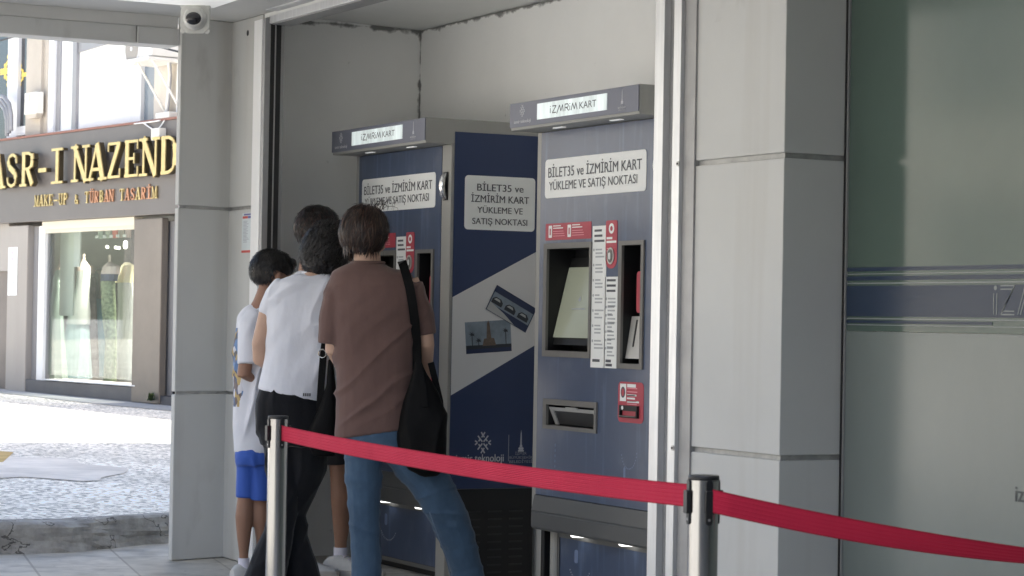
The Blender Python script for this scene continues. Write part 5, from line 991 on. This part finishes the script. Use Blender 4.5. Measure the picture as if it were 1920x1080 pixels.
mlR = [(634, 800, 28), (638, 860, 22), (639, 900, 20), (641, 935, 21, -.01), (640, 975, 17), (639, 1015, 12), (638, 1050, 11)]; mlL = [(592, 800, 28), (582, 860, 22), (566, 900, 20), (556, 935, 20), (552, 980, 16), (552, 1015, 12), (553, 1045, 11)]
M_.lf(m, [(612, 775, 54, 42), (612, 815, 54, 42)], sk2); M_.tb(m, mlR, sk2); M_.tb(m, mlL, sk2); organic('body', PM, m, sk2, .0065, 3); eyes(PM, hc, hax, 1.02)
m = MB(); M_.lf(m, ms, wht); M_.tb(m, [(565, 540, 26), (550, 580, 23), (547, 612, 21)], wht); M_.tb(m, [(648, 540, 26), (664, 580, 23), (668, 612, 21)], wht); organic('shirt', PM, m, wht, .008, 4, folds(.007, 40, 9, 2.5, 51))
m = MB(); M_.lf(m, [(612, 765, 60, 46), (612, 800, 61, 48), (612, 825, 56, 45)], drk); M_.tb(m, [(634, 805, 33), (638, 870, 30)], drk); M_.tb(m, [(592, 805, 33), (580, 868, 29)], drk); organic('shorts', PM, m, drk, .008, 3)
m = MB(); ball(m, hc+hax[1]*-.012+hax[2]*.056, hax, (.086, .106, .074), hk, 24, 16); ball(m, hc+hax[1]*-.06+hax[2]*-.02, hax, (.072, .046, .06), hk, 18, 10); h_ = organic('hair', PM, m, hk, .006, 3, lambda p, n_: .005*MN.noise(p*35))
strands(h_, hc+hax[1]*-.014+hax[2]*.02, hax, .096, .109, .104, (hk, hb, hb3), 2200, .38, .0022, 25, 0, .06, -.62, .5, .06)
for lg, hx in ((mlR, .0), (mlL, 0)):
    e = lg[-1]; m = MB(); M_.tb(m, [(e[0]+.5, e[1]-24, 13), (e[0], e[1]+4, 12.5)], sock); m.build('sock', PM, smooth=True)
    fl_ = floor_at(M_, e[0]-2); trainer(PM, fl_-(RH*.85-FH*.35).normalized()*.03, RH*.9-FH*.42, 1.05)
# --- boy
B_ = Pn(10.62); PC = empty('person', floor_at(B_, 475), 'child in a white T-shirt printed on the back and bright blue shorts', 'person', 'people at the ticket machine')
hax = axes(55, 15, 0); hc = B_.p(512, 518)
bs = [(486, 572, 15, 14, .0), (485, 580, 27, 21), (483, 596, 37, 27), (482, 625, 41, 31), (481, 670, 42, 33), (479, 720, 43, 34), (478, 770, 43.5, 34), (478, 815, 41, 33), (479, 848, 40, 33)]
m = MB(); head(m, hc, hax, .96, sk2); B_.tb(m, [(500, 545, 17), (491, 568, 17), (485, 590, 24)], sk2); B_.lf(m, bs[2:], sk2, .8)
B_.tb(m, [(470, 602, 15, -.04), (467, 650, 13.5, -.075), (462, 702, 14, -.09), (478, 709, 12.5, -.05), (503, 702, 10, .08)], sk2); B_.tb(m, [(500, 602, 15, .06), (510, 650, 13, .12), (514, 690, 12, .16), (520, 690, 9, .33)], sk2); hand(m, B_.p(503, 702)+FH*.08, RH+FH*.6, UPZ, 1, .85, sk2); hand(m, B_.p(520, 690)+FH*.33, FH+RH*.3, UPZ, -1, .85, sk2)
bL = [(463, 850, 18), (461, 915, 15), (460, 940, 15.5), (458, 968, 17.5), (457, 1003, 13.5), (457, 1038, 9), (457, 1070, 8.5)]; bR = [(491, 850, 18), (490, 915, 15), (489, 945, 15, .02), (489, 975, 15.5, .02), (490, 1010, 12, .03), (491, 1042, 9, .04), (491, 1065, 8.5, .05)]
B_.lf(m, [(478, 830, 34, 29), (478, 862, 33, 28)], sk2); B_.tb(m, bL, sk2); B_.tb(m, bR, sk2); organic('body', PC, m, sk2, .006, 3); eyes(PC, hc, hax, .96)
wpr = cloth('white_printed_cotton', (.72, .73, .78)); n, l, b = nodes(wpr); ge = n.new('ShaderNodeNewGeometry'); sx = n.new('ShaderNodeSeparateXYZ'); l.new(ge.outputs['Position'], sx.inputs[0])
ac = mth(n, l, 'ADD', mth(n, l, 'MULTIPLY', sx.outputs[0], RH.x), mth(n, l, 'MULTIPLY', sx.outputs[1], RH.y)); e0 = B_.p(438, 690).dot(RH); e1 = B_.p(458, 690).dot(RH); t0, t1 = B_.p(450, 615).z, B_.p(450, 762).z
vo = n.new('ShaderNodeTexVoronoi'); vo.inputs['Scale'].default_value = 58; mp = n.new('ShaderNodeMapping'); mp.inputs['Scale'].default_value = (1, 1, .6); l.new(ge.outputs['Position'], mp.inputs[0]); l.new(mp.outputs[0], vo.inputs[0]); sc = n.new('ShaderNodeSeparateColor'); l.new(vo.outputs['Color'], sc.inputs[0])
rp = n.new('ShaderNodeValToRGB'); rp.color_ramp.interpolation = 'CONSTANT'; el = rp.color_ramp.elements; el[0].color = (.03, .05, .12, 1); el[1].position = .22; el[1].color = (.06, .17, .38, 1)
for p_, c_ in ((.42, (.45, .30, .06, 1)), (.58, (.09, .05, .04, 1)), (.74, (.62, .62, .66, 1)), (.88, (.03, .03, .03, 1))): q = el.new(p_); q.color = c_
l.new(sc.outputs[0], rp.inputs[0]); nz = n.new('ShaderNodeTexNoise'); nz.inputs['Scale'].default_value = 16; l.new(ge.outputs['Position'], nz.inputs[0])
edge = mth(n, l, 'ADD', ac, mth(n, l, 'MULTIPLY', mth(n, l, 'SUBTRACT', nz.outputs[0], .5), .06))
msk = mth(n, l, 'MULTIPLY', mth(n, l, 'MULTIPLY', mth(n, l, 'LESS_THAN', edge, e1), mth(n, l, 'GREATER_THAN', sx.outputs[2], t1)), mth(n, l, 'LESS_THAN', sx.outputs[2], t0))
mx = n.new('ShaderNodeMix'); mx.data_type = 'RGBA'; l.new(mth(n, l, 'MULTIPLY', msk, .85), mx.inputs[0]); l.new(b.inputs['Base Color'].links[0].from_socket, mx.inputs[6]); l.new(rp.outputs[0], mx.inputs[7]); l.new(mx.outputs[2], b.inputs['Base Color'])
m = MB(); B_.lf(m, bs, wpr); organic('shirt', PC, m, wpr, .0065, 4, folds(.012, 65, 10, 2.6, 61, (B_, bs[-1])))
m = MB(); B_.tb(m, [(480, 592, 22, -.02), (471, 610, 23, -.05), (471, 645, 22.5, -.08), (471, 682, 22, -.09)], wht); organic('sleeve', PC, m, wht, .007, 3, folds(.005, 70, 12, 3, 66)); m = MB(); B_.tb(m, [(492, 598, 20, .04), (504, 612, 21, .08), (509, 645, 20, .12), (511, 668, 19, .14)], wht); organic('sleeve', PC, m, wht, .007, 3)
m = MB(); B_.lf(m, [(478, 828, 36, 31), (478, 855, 38, 33), (478, 872, 36, 31)], blu); B_.tb(m, [(463, 862, 20), (461, 933, 19.5)], blu); B_.tb(m, [(491, 862, 20), (489, 938, 19.5)], blu); organic('shorts', PC, m, blu, .0065, 3, folds(.006, 85, 13, 3, 71, (B_, (478, 936, 1, 1))))
m = MB(); ball(m, hc+hax[1]*-.014+hax[2]*.046, hax, (.081, .098, .070), hk, 24, 16); ball(m, hc+hax[1]*-.056+hax[2]*-.008, hax, (.056, .038, .050), hk, 18, 10); ball(m, hc+hax[1]*.055+hax[2]*.075, hax, (.06, .04, .03), hk, 16, 10); h_ = organic('hair', PC, m, hk, .006, 3, lambda p, n_: .005*MN.noise(p*38))
strands(h_, hc+hax[1]*-.014+hax[2]*.024, hax, .086, .100, .096, (hk, hk, hk2), 2800, .34, .0022, 35, 0, .05, -.66, .5, .05)
for lg in (bL, bR):
    e = lg[-1]; m = MB(); B_.tb(m, [(e[0], e[1]-24, 10.5, e[3] if len(e) > 3 else 0), (e[0], e[1]+4, 10.5, e[3] if len(e) > 3 else 0)], sock); m.build('sock', PC, smooth=True); trainer(PC, floor_at(B_, e[0]-6, (e[3] if len(e) > 3 else 0)-.01), RH*.75+FH*.6, .92)
